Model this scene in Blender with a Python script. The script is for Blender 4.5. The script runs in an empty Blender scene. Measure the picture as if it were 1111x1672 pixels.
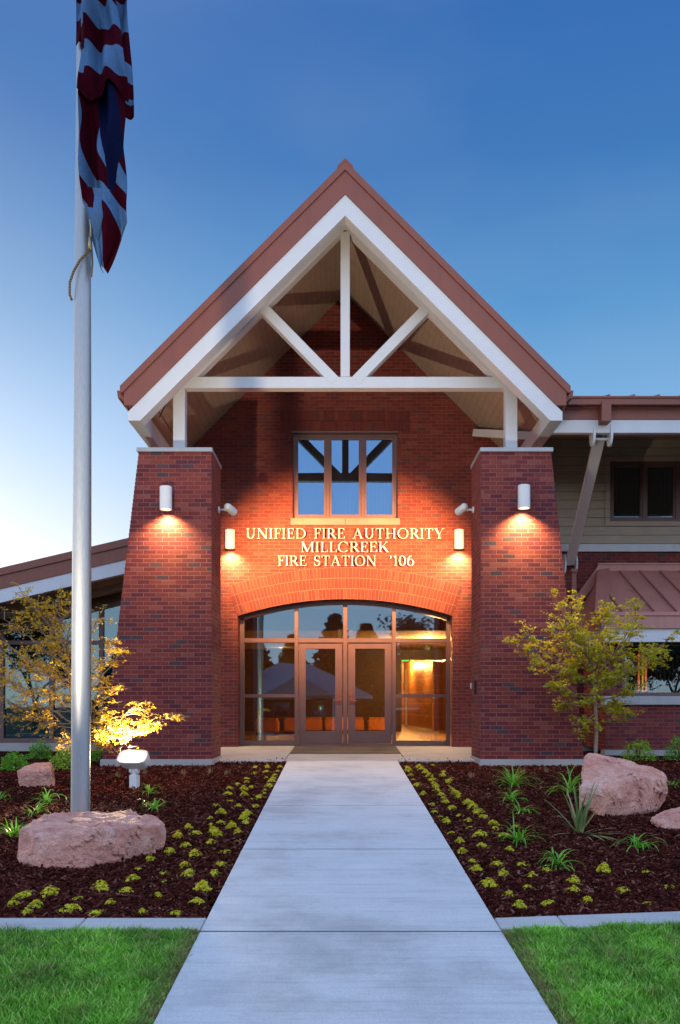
import bpy, bmesh, math, random
import numpy as np
from mathutils import Vector, Matrix, noise as mnoise

S = bpy.context.scene
COL = S.collection
R = math.radians
random.seed(7)
rng = np.random.default_rng(11)

# ------------------------------------------------------------------ camera
F, VX, VY, EYE = 1360.0, 564.0, 1148.0, 0.852      # focal length (px of the 1672 px frame), vanishing point, eye height
cam_d = bpy.data.cameras.new('camera')
cam = bpy.data.objects.new('camera', cam_d)
COL.objects.link(cam)
cam.location = (0, 0, EYE)
cam.rotation_euler = (R(90), 0, 0)
cam_d.sensor_width = 36
cam_d.lens = 36 * F / 1672
cam_d.shift_x = -(VX - 555.5) / 1672
cam_d.shift_y = (VY - 836) / 1672
cam_d.clip_end = 2000
cam_d.clip_start = 0.05
S.camera = cam

# ------------------------------------------------------------------ colour management
S.view_settings.view_transform = 'Standard'
S.view_settings.look = 'None'
S.view_settings.exposure = 0.0
S.view_settings.gamma = 1.0
try:
    S.cycles.max_bounces = 8
    S.cycles.transparent_max_bounces = 12
    S.cycles.caustics_reflective = False
    S.cycles.caustics_refractive = False
    S.cycles.sample_clamp_indirect = 4.0
    S.cycles.use_denoising = True
except Exception:
    pass

# ------------------------------------------------------------------ world: dusk sky
SUN_EL, SUN_AZ = R(5), R(-52)          # glow low behind the building on the left
W = bpy.data.worlds.new('World')
S.world = W
W.use_nodes = True
nt = W.node_tree
nt.nodes.clear()
N = nt.nodes.new
L = nt.links.new
wout = N('ShaderNodeOutputWorld')
sky = N('ShaderNodeTexSky')
sky.sky_type = 'NISHITA'
sky.sun_disc = False
sky.sun_elevation = SUN_EL
sky.sun_rotation = SUN_AZ
sky.air_density = 1.0
sky.dust_density = 0.6
sky.ozone_density = 3.0
bg_n = N('ShaderNodeBackground')
bg_n.inputs['Strength'].default_value = 0.03
L(sky.outputs[0], bg_n.inputs[0])
tc = N('ShaderNodeTexCoord')
sx = N('ShaderNodeSeparateXYZ')
L(tc.outputs['Generated'], sx.inputs[0])


def w_math(op, a, b=None, clamp=False):
    n = N('ShaderNodeMath')
    n.operation = op
    n.use_clamp = clamp
    for i, v in enumerate((a, b)):
        if v is None:
            continue
        if isinstance(v, (int, float)):
            n.inputs[i].default_value = v
        else:
            L(v, n.inputs[i])
    return n.outputs[0]


def w_ramp(fac, stops):
    n = N('ShaderNodeValToRGB')
    cr = n.color_ramp
    while len(cr.elements) < len(stops):
        cr.elements.new(0.5)
    for e, (p, c) in zip(cr.elements, stops):
        e.position = p
        e.color = (*c, 1)
    L(fac, n.inputs[0])
    return n.outputs[0]


el = w_math('MAXIMUM', sx.outputs[2], 0.0)
front = w_ramp(el, [(0.0, (.62, .70, .88)), (.12, (.46, .62, .85)), (.28, (.22, .46, .76)), (.42, (.085, .285, .58)),
                    (.54, (.045, .175, .46)), (.64, (.032, .138, .425)), (1.0, (.09, .24, .54))])
back = w_ramp(el, [(0.0, (.80, .74, .74)), (.15, (.56, .62, .80)), (.45, (.40, .53, .82)), (1.0, (.26, .41, .74))])
backm = N('ShaderNodeMix')
backm.data_type = 'RGBA'
backm.blend_type = 'MULTIPLY'
backm.inputs[0].default_value = 1
L(back, backm.inputs[6])
backm.inputs[7].default_value = (2.18, 2.22, 2.18, 1)
mr = N('ShaderNodeMapRange')
mr.interpolation_type = 'SMOOTHSTEP'
mr.inputs[1].default_value = .55
mr.inputs[2].default_value = -.05
L(sx.outputs[1], mr.inputs[0])
mixw = N('ShaderNodeMix')
mixw.data_type = 'RGBA'
L(mr.outputs[0], mixw.inputs[0])
L(front, mixw.inputs[6])
L(backm.outputs[2], mixw.inputs[7])
gd = Vector((math.sin(SUN_AZ) * math.cos(R(3)), math.cos(SUN_AZ) * math.cos(R(3)), math.sin(R(3)))).normalized()
dotn = N('ShaderNodeVectorMath')
dotn.operation = 'DOT_PRODUCT'
L(tc.outputs['Generated'], dotn.inputs[0])
dotn.inputs[1].default_value = gd
gl = w_math('POWER', w_math('MAXIMUM', dotn.outputs['Value'], 0.0), 5.0)
gle = w_math('MULTIPLY', gl, w_math('POWER', w_math('SUBTRACT', 1.0, el), 3.5))
glow = N('ShaderNodeMix')
glow.data_type = 'RGBA'
glow.blend_type = 'ADD'
L(w_math('MULTIPLY', gle, 1.0, True), glow.inputs[0])
L(mixw.outputs[2], glow.inputs[6])
glow.inputs[7].default_value = (3.0, 2.35, 1.75, 1)
cl = N('ShaderNodeTexNoise')
cl.inputs['Scale'].default_value = 1.7
cl.inputs['Detail'].default_value = 5
cl.inputs['Roughness'].default_value = .5
clv = N('ShaderNodeVectorMath')
clv.operation = 'MULTIPLY'
clv.inputs[1].default_value = (1, 1, 2.6)
L(tc.outputs['Generated'], clv.inputs[0])
L(clv.outputs[0], cl.inputs['Vector'])
hz = N('ShaderNodeMix')
hz.data_type = 'RGBA'
clm = N('ShaderNodeMapRange')
clm.inputs[1].default_value = .42
clm.inputs[2].default_value = .72
clm.inputs[4].default_value = .16
L(cl.outputs[0], clm.inputs[0])
L(clm.outputs[0], hz.inputs[0])
L(glow.outputs[2], hz.inputs[6])
hz.inputs[7].default_value = (.42, .50, .66, 1)
bg_c = N('ShaderNodeBackground')
L(hz.outputs[2], bg_c.inputs[0])
bg_c.inputs[1].default_value = 1.0
adds = N('ShaderNodeAddShader')
L(bg_n.outputs[0], adds.inputs[0])
L(bg_c.outputs[0], adds.inputs[1])
L(adds.outputs[0], wout.inputs[0])

# ------------------------------------------------------------------ sun (already at the horizon: weak and very soft)
sun_d = bpy.data.lights.new('sun', 'SUN')
sun_d.energy = 0.5
sun_d.angle = R(25)
sun_d.color = (1.0, .86, .72)
sun = bpy.data.objects.new('sun', sun_d)
COL.objects.link(sun)
sdir = Vector((math.sin(SUN_AZ) * math.cos(SUN_EL), math.cos(SUN_AZ) * math.cos(SUN_EL), math.sin(SUN_EL)))
sun.rotation_euler = sdir.to_track_quat('Z', 'Y').to_euler()
sun.location = (-20, 20, 20)


# =================================================================== helpers
def P(px, py, d):
    """photo pixel + distance -> world point (used once, to survey the place)"""
    return Vector(((px - VX) * d / F, d, EYE - (py - VY) * d / F))


class MB:
    def __init__(self):
        self.v, self.f, self.m = [], [], []

    def add(self, vs, fs, mi=0):
        o = len(self.v)
        self.v += [tuple(p) for p in vs]
        self.f += [tuple(i + o for i in f) for f in fs]
        self.m += [mi] * len(fs)
        return self

    def box(self, x0, x1, y0, y1, z0, z1, mi=0):
        vs = [(x, y, z) for z in (z0, z1) for y in (y0, y1) for x in (x0, x1)]
        return self.add(vs, [(0, 2, 3, 1), (4, 5, 7, 6), (0, 1, 5, 4), (2, 6, 7, 3), (0, 4, 6, 2), (1, 3, 7, 5)], mi)

    def hexa(self, b, t, mi=0):
        return self.add(list(b) + list(t), [(3, 2, 1, 0), (4, 5, 6, 7), (0, 1, 5, 4), (1, 2, 6, 5), (2, 3, 7, 6), (3, 0, 4, 7)], mi)

    def prism(self, poly, y0, y1, mi=0):
        """poly of (x, z), extruded along y"""
        a = sum(poly[i][0] * poly[(i + 1) % len(poly)][1] - poly[(i + 1) % len(poly)][0] * poly[i][1] for i in range(len(poly)))
        if a < 0:
            poly = poly[::-1]
        n = len(poly)
        vs = [(x, y0, z) for x, z in poly] + [(x, y1, z) for x, z in poly]
        fs = [tuple(range(n)), tuple(range(2 * n - 1, n - 1, -1))]
        fs += [(i, i + n, (i + 1) % n + n, (i + 1) % n) for i in range(n)]
        return self.add(vs, fs, mi)

    def prismx(self, poly, x0, x1, mi=0):
        """poly of (y, z), extruded along x"""
        n = len(poly)
        vs = [(x0, y, z) for y, z in poly] + [(x1, y, z) for y, z in poly]
        fs = [tuple(range(n)), tuple(range(2 * n - 1, n - 1, -1))]
        fs += [(i, i + n, (i + 1) % n + n, (i + 1) % n) for i in range(n)]
        return self.add(vs, fs, mi)

    def beam(self, a, b, w, h, mi=0, up=(0, 0, 1)):
        a, b = Vector(a), Vector(b)
        d = (b - a).normalized()
        s = d.cross(Vector(up)).normalized() * w / 2
        u = s.cross(d).normalized() * h / 2
        q = [(-1, -1), (1, -1), (1, 1), (-1, 1)]
        return self.hexa([a + s * i + u * j for i, j in q], [b + s * i + u * j for i, j in q], mi)

    def tube(self, pts, rad, n=8, mi=0, cap=True):
        pts = [Vector(p) for p in pts]
        if not isinstance(rad, (list, tuple)):
            rad = [rad] * len(pts)
        o = len(self.v)
        ref = Vector((0, 0, 1))
        prev = None
        for i, p in enumerate(pts):
            t = (pts[min(i + 1, len(pts) - 1)] - pts[max(i - 1, 0)])
            t = t.normalized() if t.length > 1e-9 else Vector((0, 0, 1))
            if prev is None:
                a = t.cross(ref)
                if a.length < .05:
                    a = t.cross(Vector((1, 0, 0)))
            else:
                a = prev - t * prev.dot(t)
            a.normalize()
            prev = a
            b = t.cross(a)
            for k in range(n):
                an = 2 * math.pi * k / n
                self.v.append(tuple(p + (a * math.cos(an) + b * math.sin(an)) * rad[i]))
        for i in range(len(pts) - 1):
            for k in range(n):
                k2 = (k + 1) % n
                self.f.append((o + i * n + k, o + i * n + k2, o + (i + 1) * n + k2, o + (i + 1) * n + k))
                self.m.append(mi)
        if cap:
            self.f.append(tuple(o + k for k in range(n))[::-1])
            self.f.append(tuple(o + (len(pts) - 1) * n + k for k in range(n)))
            self.m += [mi, mi]
        return self

    def build(self, name, mats, parent=None, smooth=False, bevel=0.0, auto=None):
        me = bpy.data.meshes.new(name)
        me.from_pydata(self.v, [], self.f)
        if not isinstance(mats, (list, tuple)):
            mats = [mats]
        for m in mats:
            me.materials.append(m)
        if len(mats) > 1:
            me.polygons.foreach_set('material_index', self.m)
        bm = bmesh.new()
        bm.from_mesh(me)
        bmesh.ops.recalc_face_normals(bm, faces=bm.faces)
        if bevel:
            es = [e for e in bm.edges if len(e.link_faces) == 2 and e.calc_face_angle(0) > .6]
            bmesh.ops.bevel(bm, geom=es, offset=bevel, segments=2, affect='EDGES', clamp_overlap=True)
        if smooth:
            for f in bm.faces:
                f.smooth = True
            if auto:
                for e in bm.edges:
                    if len(e.link_faces) == 2 and e.calc_face_angle(0) > auto:
                        e.smooth = False
        bm.to_mesh(me)
        bm.free()
        return link(name, me, parent)


def link(name, me, parent=None):
    o = bpy.data.objects.new(name, me)
    COL.objects.link(o)
    if parent is not None:
        o.parent = parent
        if parent.get('world_parts'):
            o.location = -Vector(parent.location)
    return o


def tag(o, label=None, cat=None, group=None, kind=None):
    if label:
        o['label'] = label
    if cat:
        o['category'] = cat
    if group:
        o['group'] = group
    if kind:
        o['kind'] = kind
    return o


def thing(name, label, cat, loc=(0, 0, 0), group=None, world_parts=False, rz=0):
    o = bpy.data.objects.new(name, None)
    o.empty_display_size = .2
    COL.objects.link(o)
    o.location = loc
    o.rotation_euler = (0, 0, rz)
    if world_parts:
        o['world_parts'] = 1
    return tag(o, label, cat, group)


def np_mesh(name, verts, faces_flat, per, mats, parent=None, attr=None):
    """fast mesh from arrays; faces all have `per` corners"""
    me = bpy.data.meshes.new(name)
    nv, nf = len(verts), len(faces_flat) // per
    me.vertices.add(nv)
    me.vertices.foreach_set('co', np.asarray(verts, np.float32).ravel())
    me.loops.add(nf * per)
    me.loops.foreach_set('vertex_index', np.asarray(faces_flat, np.int32))
    me.polygons.add(nf)
    me.polygons.foreach_set('loop_start', np.arange(0, nf * per, per, dtype=np.int32))
    me.polygons.foreach_set('loop_total', np.full(nf, per, np.int32))
    for m in (mats if isinstance(mats, (list, tuple)) else [mats]):
        me.materials.append(m)
    if attr:
        for k, arr in attr.items():
            a = me.attributes.new(k, 'FLOAT', 'POINT')
            a.data.foreach_set('value', np.asarray(arr, np.float32))
    me.update(calc_edges=True)
    me.validate()
    return link(name, me, parent)


# =================================================================== materials
class M:
    """little node-graph builder"""

    def __init__(self, name):
        self.mat = bpy.data.materials.new(name)
        self.mat.use_nodes = True
        self.t = self.mat.node_tree
        self.b = self.t.nodes['Principled BSDF']
        self.out = self.t.nodes['Material Output']

    def n(self, typ, **kw):
        x = self.t.nodes.new(typ)
        for k, v in kw.items():
            setattr(x, k, v)
        return x

    def l(self, a, b):
        self.t.links.new(a, b)

    def set(self, inp, v):
        if hasattr(v, 'links'):
            self.l(v, inp)
        else:
            inp.default_value = v

    def math(self, op, a, b=None, clamp=False):
        x = self.n('ShaderNodeMath', operation=op, use_clamp=clamp)
        self.set(x.inputs[0], a)
        if b is not None:
            self.set(x.inputs[1], b)
        return x.outputs[0]

    def mix(self, fac, a, b, mode='MIX'):
        x = self.n('ShaderNodeMix', data_type='RGBA', blend_type=mode)
        self.set(x.inputs[0], fac)
        for i, v in ((6, a), (7, b)):
            if isinstance(v, tuple):
                v = (*v[:3], 1)
            self.set(x.inputs[i], v)
        return x.outputs[2]

    def ramp(self, fac, stops, interp='LINEAR'):
        x = self.n('ShaderNodeValToRGB')
        cr = x.color_ramp
        cr.interpolation = interp
        while len(cr.elements) < len(stops):
            cr.elements.new(.5)
        for e, (p, c) in zip(cr.elements, stops):
            e.position = p
            e.color = (*c, 1) if isinstance(c, tuple) else (c, c, c, 1)
        self.l(fac, x.inputs[0])
        return x.outputs[0]

    def noise(self, vec, scale, detail=4, rough=.55, dist=0):
        x = self.n('ShaderNodeTexNoise')
        self.l(vec, x.inputs['Vector'])
        x.inputs['Scale'].default_value = scale
        x.inputs['Detail'].default_value = detail
        x.inputs['Roughness'].default_value = rough
        x.inputs['Distortion'].default_value = dist
        return x.outputs[0]

    def voronoi(self, vec, scale, feature='F1'):
        x = self.n('ShaderNodeTexVoronoi', feature=feature)
        self.l(vec, x.inputs['Vector'])
        x.inputs['Scale'].default_value = scale
        return x

    def pos(self):
        return self.n('ShaderNodeNewGeometry').outputs['Position']

    def objc(self):
        return self.n('ShaderNodeTexCoord').outputs['Object']

    def scalev(self, vec, s):
        x = self.n('ShaderNodeVectorMath', operation='MULTIPLY')
        self.l(vec, x.inputs[0])
        x.inputs[1].default_value = s
        return x.outputs[0]

    def island(self):
        return self.n('ShaderNodeNewGeometry').outputs['Random Per Island']

    def bump(self, h, dist, strength=1.0):
        x = self.n('ShaderNodeBump')
        x.inputs['Distance'].default_value = dist
        x.inputs['Strength'].default_value = strength
        self.l(h, x.inputs['Height'])
        self.l(x.outputs[0], self.b.inputs['Normal'])

    def col(self, v):
        if isinstance(v, tuple):
            v = (*v[:3], 1)
        self.set(self.b.inputs['Base Color'], v)

    def rough(self, v):
        self.set(self.b.inputs['Roughness'], v)


def paint(name, c, rough=.5, var=.12, metal=0.0, bump=.0006, scale=6.0, dirt=.0, dirtc=(.12, .09, .07)):
    m = M(name)
    p = m.pos()
    nz = m.noise(p, scale, 5)
    k = m.ramp(nz, [(.3, 1 - var), (.7, 1 + var * .0 if var == 0 else 1.0)])
    c0 = m.mix(1.0, c, k, 'MULTIPLY')
    if dirt:
        st = m.noise(m.scalev(p, (6, 6, .7)), 2.2, 5)
        c0 = m.mix(m.math('MULTIPLY', m.ramp(st, [(.48, 0.0), (.78, 1.0)]), dirt), c0, dirtc)
    m.col(c0)
    m.rough(m.math('ADD', m.math('MULTIPLY', nz, .18), rough - .09))
    m.b.inputs['Metallic'].default_value = metal
    if bump:
        m.bump(m.noise(p, 60, 3), bump)
    return m.mat


BRICK_STOPS = [(0.0, (.160, .022, .024)), (.22, (.205, .033, .028)), (.42, (.138, .019, .027)), (.55, (.225, .042, .030)),
               (.68, (.180, .026, .031)), (.80, (.108, .018, .030)), (.875, (.25, .062, .050)), (.935, (.066, .040, .052)), (.965, (.085, .046, .055)), (.985, (.20, .034, .034))]


def brick_mat(name, island=False, soldier=False, stops=BRICK_STOPS):
    m = M(name)
    g = m.n('ShaderNodeNewGeometry')
    p = g.outputs['Position']
    fine = m.noise(p, 38, 4, .6)
    big = m.noise(p, .9, 3)
    if island:
        r = g.outputs['Random Per Island']
        c = m.ramp(r, stops, 'CONSTANT')
        c = m.mix(1.0, c, m.ramp(fine, [(.25, .56), (.75, .92)]), 'MULTIPLY')
        h = fine
    else:
        s = m.n('ShaderNodeSeparateXYZ')
        m.l(p, s.inputs[0])
        sn = m.n('ShaderNodeSeparateXYZ')
        m.l(g.outputs['True Normal'], sn.inputs[0])
        ax = m.math('GREATER_THAN', m.math('ABSOLUTE', sn.outputs[0]), .6)
        mu = m.n('ShaderNodeMix', data_type='FLOAT')
        m.l(ax, mu.inputs[0])
        m.l(s.outputs[0], mu.inputs[2])
        m.l(s.outputs[1], mu.inputs[3])
        wob = m.math('MULTIPLY', m.math('SUBTRACT', m.noise(p, 9, 2), .5), .008)
        cv = m.n('ShaderNodeCombineXYZ')
        m.l(m.math('ADD', mu.outputs[0], wob), cv.inputs[0])
        m.l(m.math('ADD', s.outputs[2], m.math('MULTIPLY', wob, .8)), cv.inputs[1])
        bt = m.n('ShaderNodeTexBrick')
        bt.offset = .5
        m.l(cv.outputs[0], bt.inputs['Vector'])
        bt.inputs['Color1'].default_value = (0, 0, 0, 1)
        bt.inputs['Color2'].default_value = (1, 1, 1, 1)
        bt.inputs['Mortar'].default_value = (.5, .5, .5, 1)
        bt.inputs['Scale'].default_value = 1
        bt.inputs['Brick Width'].default_value = .205
        bt.inputs['Row Height'].default_value = .0697
        bt.inputs['Mortar Size'].default_value = .0052
        bt.inputs['Mortar Smooth'].default_value = .25
        bt.inputs['Bias'].default_value = 0
        c = m.ramp(bt.outputs['Color'], stops, 'CONSTANT')
        mort = m.mix(m.noise(p, 5, 4), (.21, .070, .058), (.35, .155, .125))
        tone = m.ramp(fine, [(.25, .62), (.75, 1.12)])
        c = m.mix(1.0, c, tone, 'MULTIPLY')
        c = m.mix(bt.outputs['Fac'], c, mort)
        h = m.math('ADD', m.math('MULTIPLY', m.math('SUBTRACT', 1.0, bt.outputs['Fac']), 1.0),
                   m.math('ADD', m.math('MULTIPLY', fine, .35), m.math('MULTIPLY', bt.outputs['Color'], .45)))
    c = m.mix(1.0, c, m.ramp(big, [(.3, .82), (.7, 1.08)]), 'MULTIPLY')
    m.col(c)
    m.rough(.78)
    m.b.inputs['Specular IOR Level'].default_value = .35
    m.bump(h, .012 if not island else .005)
    return m.mat


def concrete_mat(name, c=(.47, .46, .44), broom=True, dark=.78):
    m = M(name)
    p = m.pos()
    big = m.noise(p, .8, 4)
    mid = m.noise(m.scalev(p, (.35, 7.0, 1)), 2.6, 8, .72)
    fine = m.noise(p, 90, 3)
    k = m.ramp(m.noise(p, 1.1, 7, .68), [(.32, dark), (.5, .96), (.68, 1.06)])
    col = m.mix(1.0, c, k, 'MULTIPLY')
    col = m.mix(1.0, col, m.ramp(mid, [(.33, .86), (.5, 1.0), (.72, 1.06)]), 'MULTIPLY')
    col = m.mix(1.0, col, m.ramp(fine, [(.3, .88), (.7, 1.07)]), 'MULTIPLY')
    sp = m.ramp(m.noise(m.scalev(p, (1, 2.4, 1)), 13, 6, .7), [(.69, 0.0), (.75, 1.0)])
    col = m.mix(m.math('MULTIPLY', sp, .55), col, (.16, .16, .17))
    m.col(col)
    m.rough(.82)
    if broom:
        br = m.noise(m.scalev(p, (1.2, 160, 1)), 1.0, 3)
        m.bump(m.math('ADD', br, m.math('MULTIPLY', fine, .5)), .0028)
    else:
        m.bump(m.math('ADD', fine, mid), .002)
    return m.mat


def glass_mat(name, refl=.35, tint=(.75, .8, .82), gcol=(.50, .72, .95)):
    m = M(name)
    tr = m.n('ShaderNodeBsdfTransparent')
    tr.inputs[0].default_value = (*tint, 1)
    gl = m.n('ShaderNodeBsdfGlossy')
    gl.inputs['Color'].default_value = (*gcol, 1)
    p = m.pos()
    gl.inputs['Roughness'].default_value = .012
    bp = m.n('ShaderNodeBump')
    bp.inputs['Distance'].default_value = .0012
    m.l(m.noise(p, 1.1, 1), bp.inputs['Height'])
    m.l(bp.outputs[0], gl.inputs['Normal'])
    lw = m.n('ShaderNodeLayerWeight')
    lw.inputs[0].default_value = .35
    fac = m.math('ADD', m.math('MULTIPLY', lw.outputs['Fresnel'], .6), refl, True)
    mx = m.n('ShaderNodeMixShader')
    m.l(fac, mx.inputs[0])
    m.l(tr.outputs[0], mx.inputs[1])
    m.l(gl.outputs[0], mx.inputs[2])
    m.l(mx.outputs[0], m.out.inputs[0])
    return m.mat


def emit_mat(name, c, s):
    m = M(name)
    p = m.pos()
    k = m.ramp(m.noise(p, 9, 2), [(.2, .92), (.8, 1.0)])
    m.col((.8, .8, .8))
    m.l(m.mix(1.0, c, k, 'MULTIPLY'), m.b.inputs['Emission Color'])
    m.b.inputs['Emission Strength'].default_value = s
    return m.mat


def leaf_mat(name, stops, trans=.35, rough=.55):
    m = M(name)
    r = m.island()
    c = m.ramp(r, stops)
    m.col(c)
    m.rough(rough)
    tl = m.n('ShaderNodeBsdfTranslucent')
    m.l(c, tl.inputs[0])
    mx = m.n('ShaderNodeMixShader')
    mx.inputs[0].default_value = trans
    m.l(m.b.outputs[0], mx.inputs[1])
    m.l(tl.outputs[0], mx.inputs[2])
    m.l(mx.outputs[0], m.out.inputs[0])
    return m.mat


MT = {}
MT['brick'] = brick_mat('red_brick')
MT['wall_brick'] = brick_mat('entry_wall_brick', stops=[(a_, tuple(.7 * x + .3 * y for x, y in zip(c_, (.25, .046, .018)))) for a_, c_ in BRICK_STOPS])
MT['arch_brick'] = brick_mat('arch_brick', island=True, stops=[(a_, tuple(.6 * x + .4 * y for x, y in zip(c_, (.22, .042, .022)))) for a_, c_ in BRICK_STOPS])
MT['mortar'] = paint('mortar', (.24, .085, .06), .85, .15)
MT['copper'] = paint('bronze_red_metal', (.235, .066, .037), .45, .10, 0.0, .0006, 3, .25, (.10, .035, .03))
MT['copper_roof'] = paint('bronze_red_roof', (.42, .175, .145), .42, .15, 0.0, .0006, 3, .3, (.13, .055, .05))
MT['trim'] = paint('white_trim_paint', (.64, .66, .69), .5, .06, 0, .0005, 4, .10, (.5, .48, .45))
MT['bronze'] = paint('dark_bronze_frame', (.150, .078, .070), .42, .12, 0, .0004)
MT['fixture'] = paint('light_fixture_paint', (.70, .70, .70), .4, .05, 0, .0003)
MT['cap_metal'] = paint('grey_cap_metal', (.38, .39, .41), .4, .15, .3, .0005, 3, .2, (.2, .2, .2))
MT['pole_metal'] = None
MT['footing'] = concrete_mat('footing_concrete', (.40, .39, .38), False)
MT['walk'] = concrete_mat('broomed_concrete', (.54, .54, .54), True, .70)
MT['porch'] = concrete_mat('porch_concrete', (.50, .46, .42))
MT['kerbc'] = concrete_mat('kerb_concrete', (.44, .43, .42), False)
MT['stone_sill'] = concrete_mat('sill_stone', (.25, .17, .15), False)
MT['glass'] = glass_mat('entrance_glass', .15, (.80, .80, .76), (.36, .62, .80))
MT['glass_hi'] = glass_mat('window_glass', .34, (.5, .53, .55), (.26, .50, .80))
MT['glass_wing'] = glass_mat('wing_glass', .16, (.42, .50, .50), (.45, .70, .80))
MT['glass_dark'] = glass_mat('dark_window_glass', .12, (.62, .60, .55), (.5, .75, .95))
MT['lens_warm'] = emit_mat('warm_lamp_lens', (1.0, .72, .38), 5)
MT['lens_flood'] = emit_mat('flood_lens', (1.0, .86, .62), 3.5)
MT['dark'] = paint('dark_interior', (.035, .028, .026), .8, .2)
MT['black'] = paint('black_plastic', (.02, .02, .022), .4, .1)


def planks(name, c, axis=0, pitch=.1, rough=.55, groove=.004, var=.12):
    m = M(name)
    p = m.pos()
    s = m.n('ShaderNodeSeparateXYZ')
    m.l(p, s.inputs[0])
    v = m.math('DIVIDE', s.outputs[axis], pitch)
    fr = m.math('FRACT', v)
    tri = m.math('ABSOLUTE', m.math('SUBTRACT', fr, .5))
    gr = m.ramp(tri, [(.44, 0.0), (.49, 1.0)])
    wn = m.n('ShaderNodeTexWhiteNoise', noise_dimensions='1D')
    m.l(m.math('FLOOR', v), wn.inputs['W'])
    k = m.ramp(wn.outputs[0], [(0, 1 - var), (1, 1.0)])
    col = m.mix(1.0, c, k, 'MULTIPLY')
    col = m.mix(1.0, col, m.ramp(m.noise(p, 4, 5), [(.3, .88), (.7, 1.05)]), 'MULTIPLY')
    col = m.mix(m.math('MULTIPLY', gr, .6), col, tuple(x * .35 for x in c))
    m.col(col)
    m.rough(rough)
    m.bump(m.math('SUBTRACT', 1.0, gr), groove)
    return m.mat


MT['soffit'] = planks('soffit_boards', (.35, .275, .215), 0, .09, .55, .0012, .03)
MT['soffit_dark'] = planks('eave_boards', (.30, .22, .17), 1, .14)


def siding_mat():
    m = M('lap_siding')
    p = m.pos()
    s = m.n('ShaderNodeSeparateXYZ')
    m.l(p, s.inputs[0])
    fr = m.math('FRACT', m.math('DIVIDE', s.outputs[2], .178))
    edge = m.ramp(fr, [(.0, 1.0), (.06, 1.0), (.09, 0.0)])
    col = m.mix(1.0, (.40, .34, .27), m.ramp(m.noise(m.scalev(p, (1, 1, 8)), 3, 5), [(.3, .86), (.7, 1.06)]), 'MULTIPLY')
    m.col(m.mix(m.math('MULTIPLY', edge, .5), col, (.12, .09, .06)))
    m.rough(.7)
    m.bump(m.math('SUBTRACT', m.math('MULTIPLY', fr, -.6), edge), .012)
    return m.mat


MT['siding'] = siding_mat()


def wood_panel_mat(name, c):
    m = M(name)
    p = m.pos()
    s = m.n('ShaderNodeSeparateXYZ')
    m.l(p, s.inputs[0])
    g = m.noise(m.scalev(p, (1.5, 1.5, 14)), 2.5, 5)
    gr = m.ramp(m.math('ABSOLUTE', m.math('SUBTRACT', m.math('FRACT', m.math('DIVIDE', s.outputs[2], .42)), .5)), [(.475, 0.0), (.49, 1.0)])
    col = m.mix(1.0, c, m.ramp(g, [(.3, .7), (.7, 1.15)]), 'MULTIPLY')
    m.col(m.mix(m.math('MULTIPLY', gr, .85), col, (.65, .55, .42)))
    m.rough(.4)
    return m.mat


MT['wood_panel'] = wood_panel_mat('lobby_wood_panel', (.46, .19, .05))
MT['wood_dark'] = paint('lobby_dark_wood', (.10, .045, .022), .5, .3, 0, .0005, 3)
MT['lobby_floor'] = paint('lobby_floor_tile', (.34, .19, .075), .45, .3, 0, .0003, 2)
MT['lobby_ceiling'] = paint('lobby_ceiling_paint', (.55, .45, .32), .8, .05)
MT['chair_orange'] = paint('orange_upholstery', (.55, .20, .05), .8, .15)


def blinds_mat():
    m = M('vertical_blinds')
    p = m.pos()
    m.col(m.mix(1.0, (.50, .55, .55), m.ramp(m.noise(p, 3, 3), [(.3, .9), (.7, 1.0)]), 'MULTIPLY'))
    m.rough(.7)
    return m.mat


MT['blinds'] = blinds_mat()
MT['blinds_dark'] = paint('brown_blinds', (.20, .155, .11), .7, .2)


def pole_mat():
    m = M('brushed_aluminium')
    p = m.objc()
    z = m.noise(m.scalev(p, (30, 30, 4)), 3, 4)
    m.col(m.mix(1.0, (.36, .39, .42), m.ramp(z, [(.3, .86), (.7, 1.0)]), 'MULTIPLY'))
    m.b.inputs['Metallic'].default_value = .9
    m.rough(m.math('ADD', m.math('MULTIPLY', z, .10), .52))
    return m.mat


MT['pole_metal'] = pole_mat()


def rock_mat(name, seed):
    m = M(name)
    p = m.objc()
    q = m.n('ShaderNodeVectorMath', operation='ADD')
    m.l(p, q.inputs[0])
    q.inputs[1].default_value = (seed * 3.1, seed * 1.7, seed)
    p = q.outputs[0]
    a = m.noise(p, 2.6, 8, .6, .6)
    b = m.noise(p, 9, 8, .7)
    f = m.noise(p, 45, 5, .7)
    col = m.ramp(a, [(.25, (.56, .20, .14)), (.42, (.70, .30, .225)), (.58, (.78, .40, .31)), (.75, (.64, .25, .185))])
    wp = m.ramp(m.noise(p, 3.7, 9, .72, 1.2), [(.54, 0.0), (.68, 1.0)])
    col = m.mix(m.math('MULTIPLY', wp, .5), col, (.80, .66, .60))
    ob = m.ramp(m.noise(p, 1.6, 6, .6, .4), [(.56, 0.0), (.70, 1.0)])
    col = m.mix(m.math('MULTIPLY', ob, .6), col, (.66, .30, .12))
    col = m.mix(1.0, col, m.ramp(b, [(.3, .80), (.7, 1.22)]), 'MULTIPLY')
    col = m.mix(1.0, col, m.ramp(f, [(.3, .86), (.7, 1.18)]), 'MULTIPLY')
    m.col(col)
    m.rough(.85)
    m.bump(m.math('ADD', m.math('MULTIPLY', b, 1.0), m.math('MULTIPLY', f, .7)), .05)
    return m.mat


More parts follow.
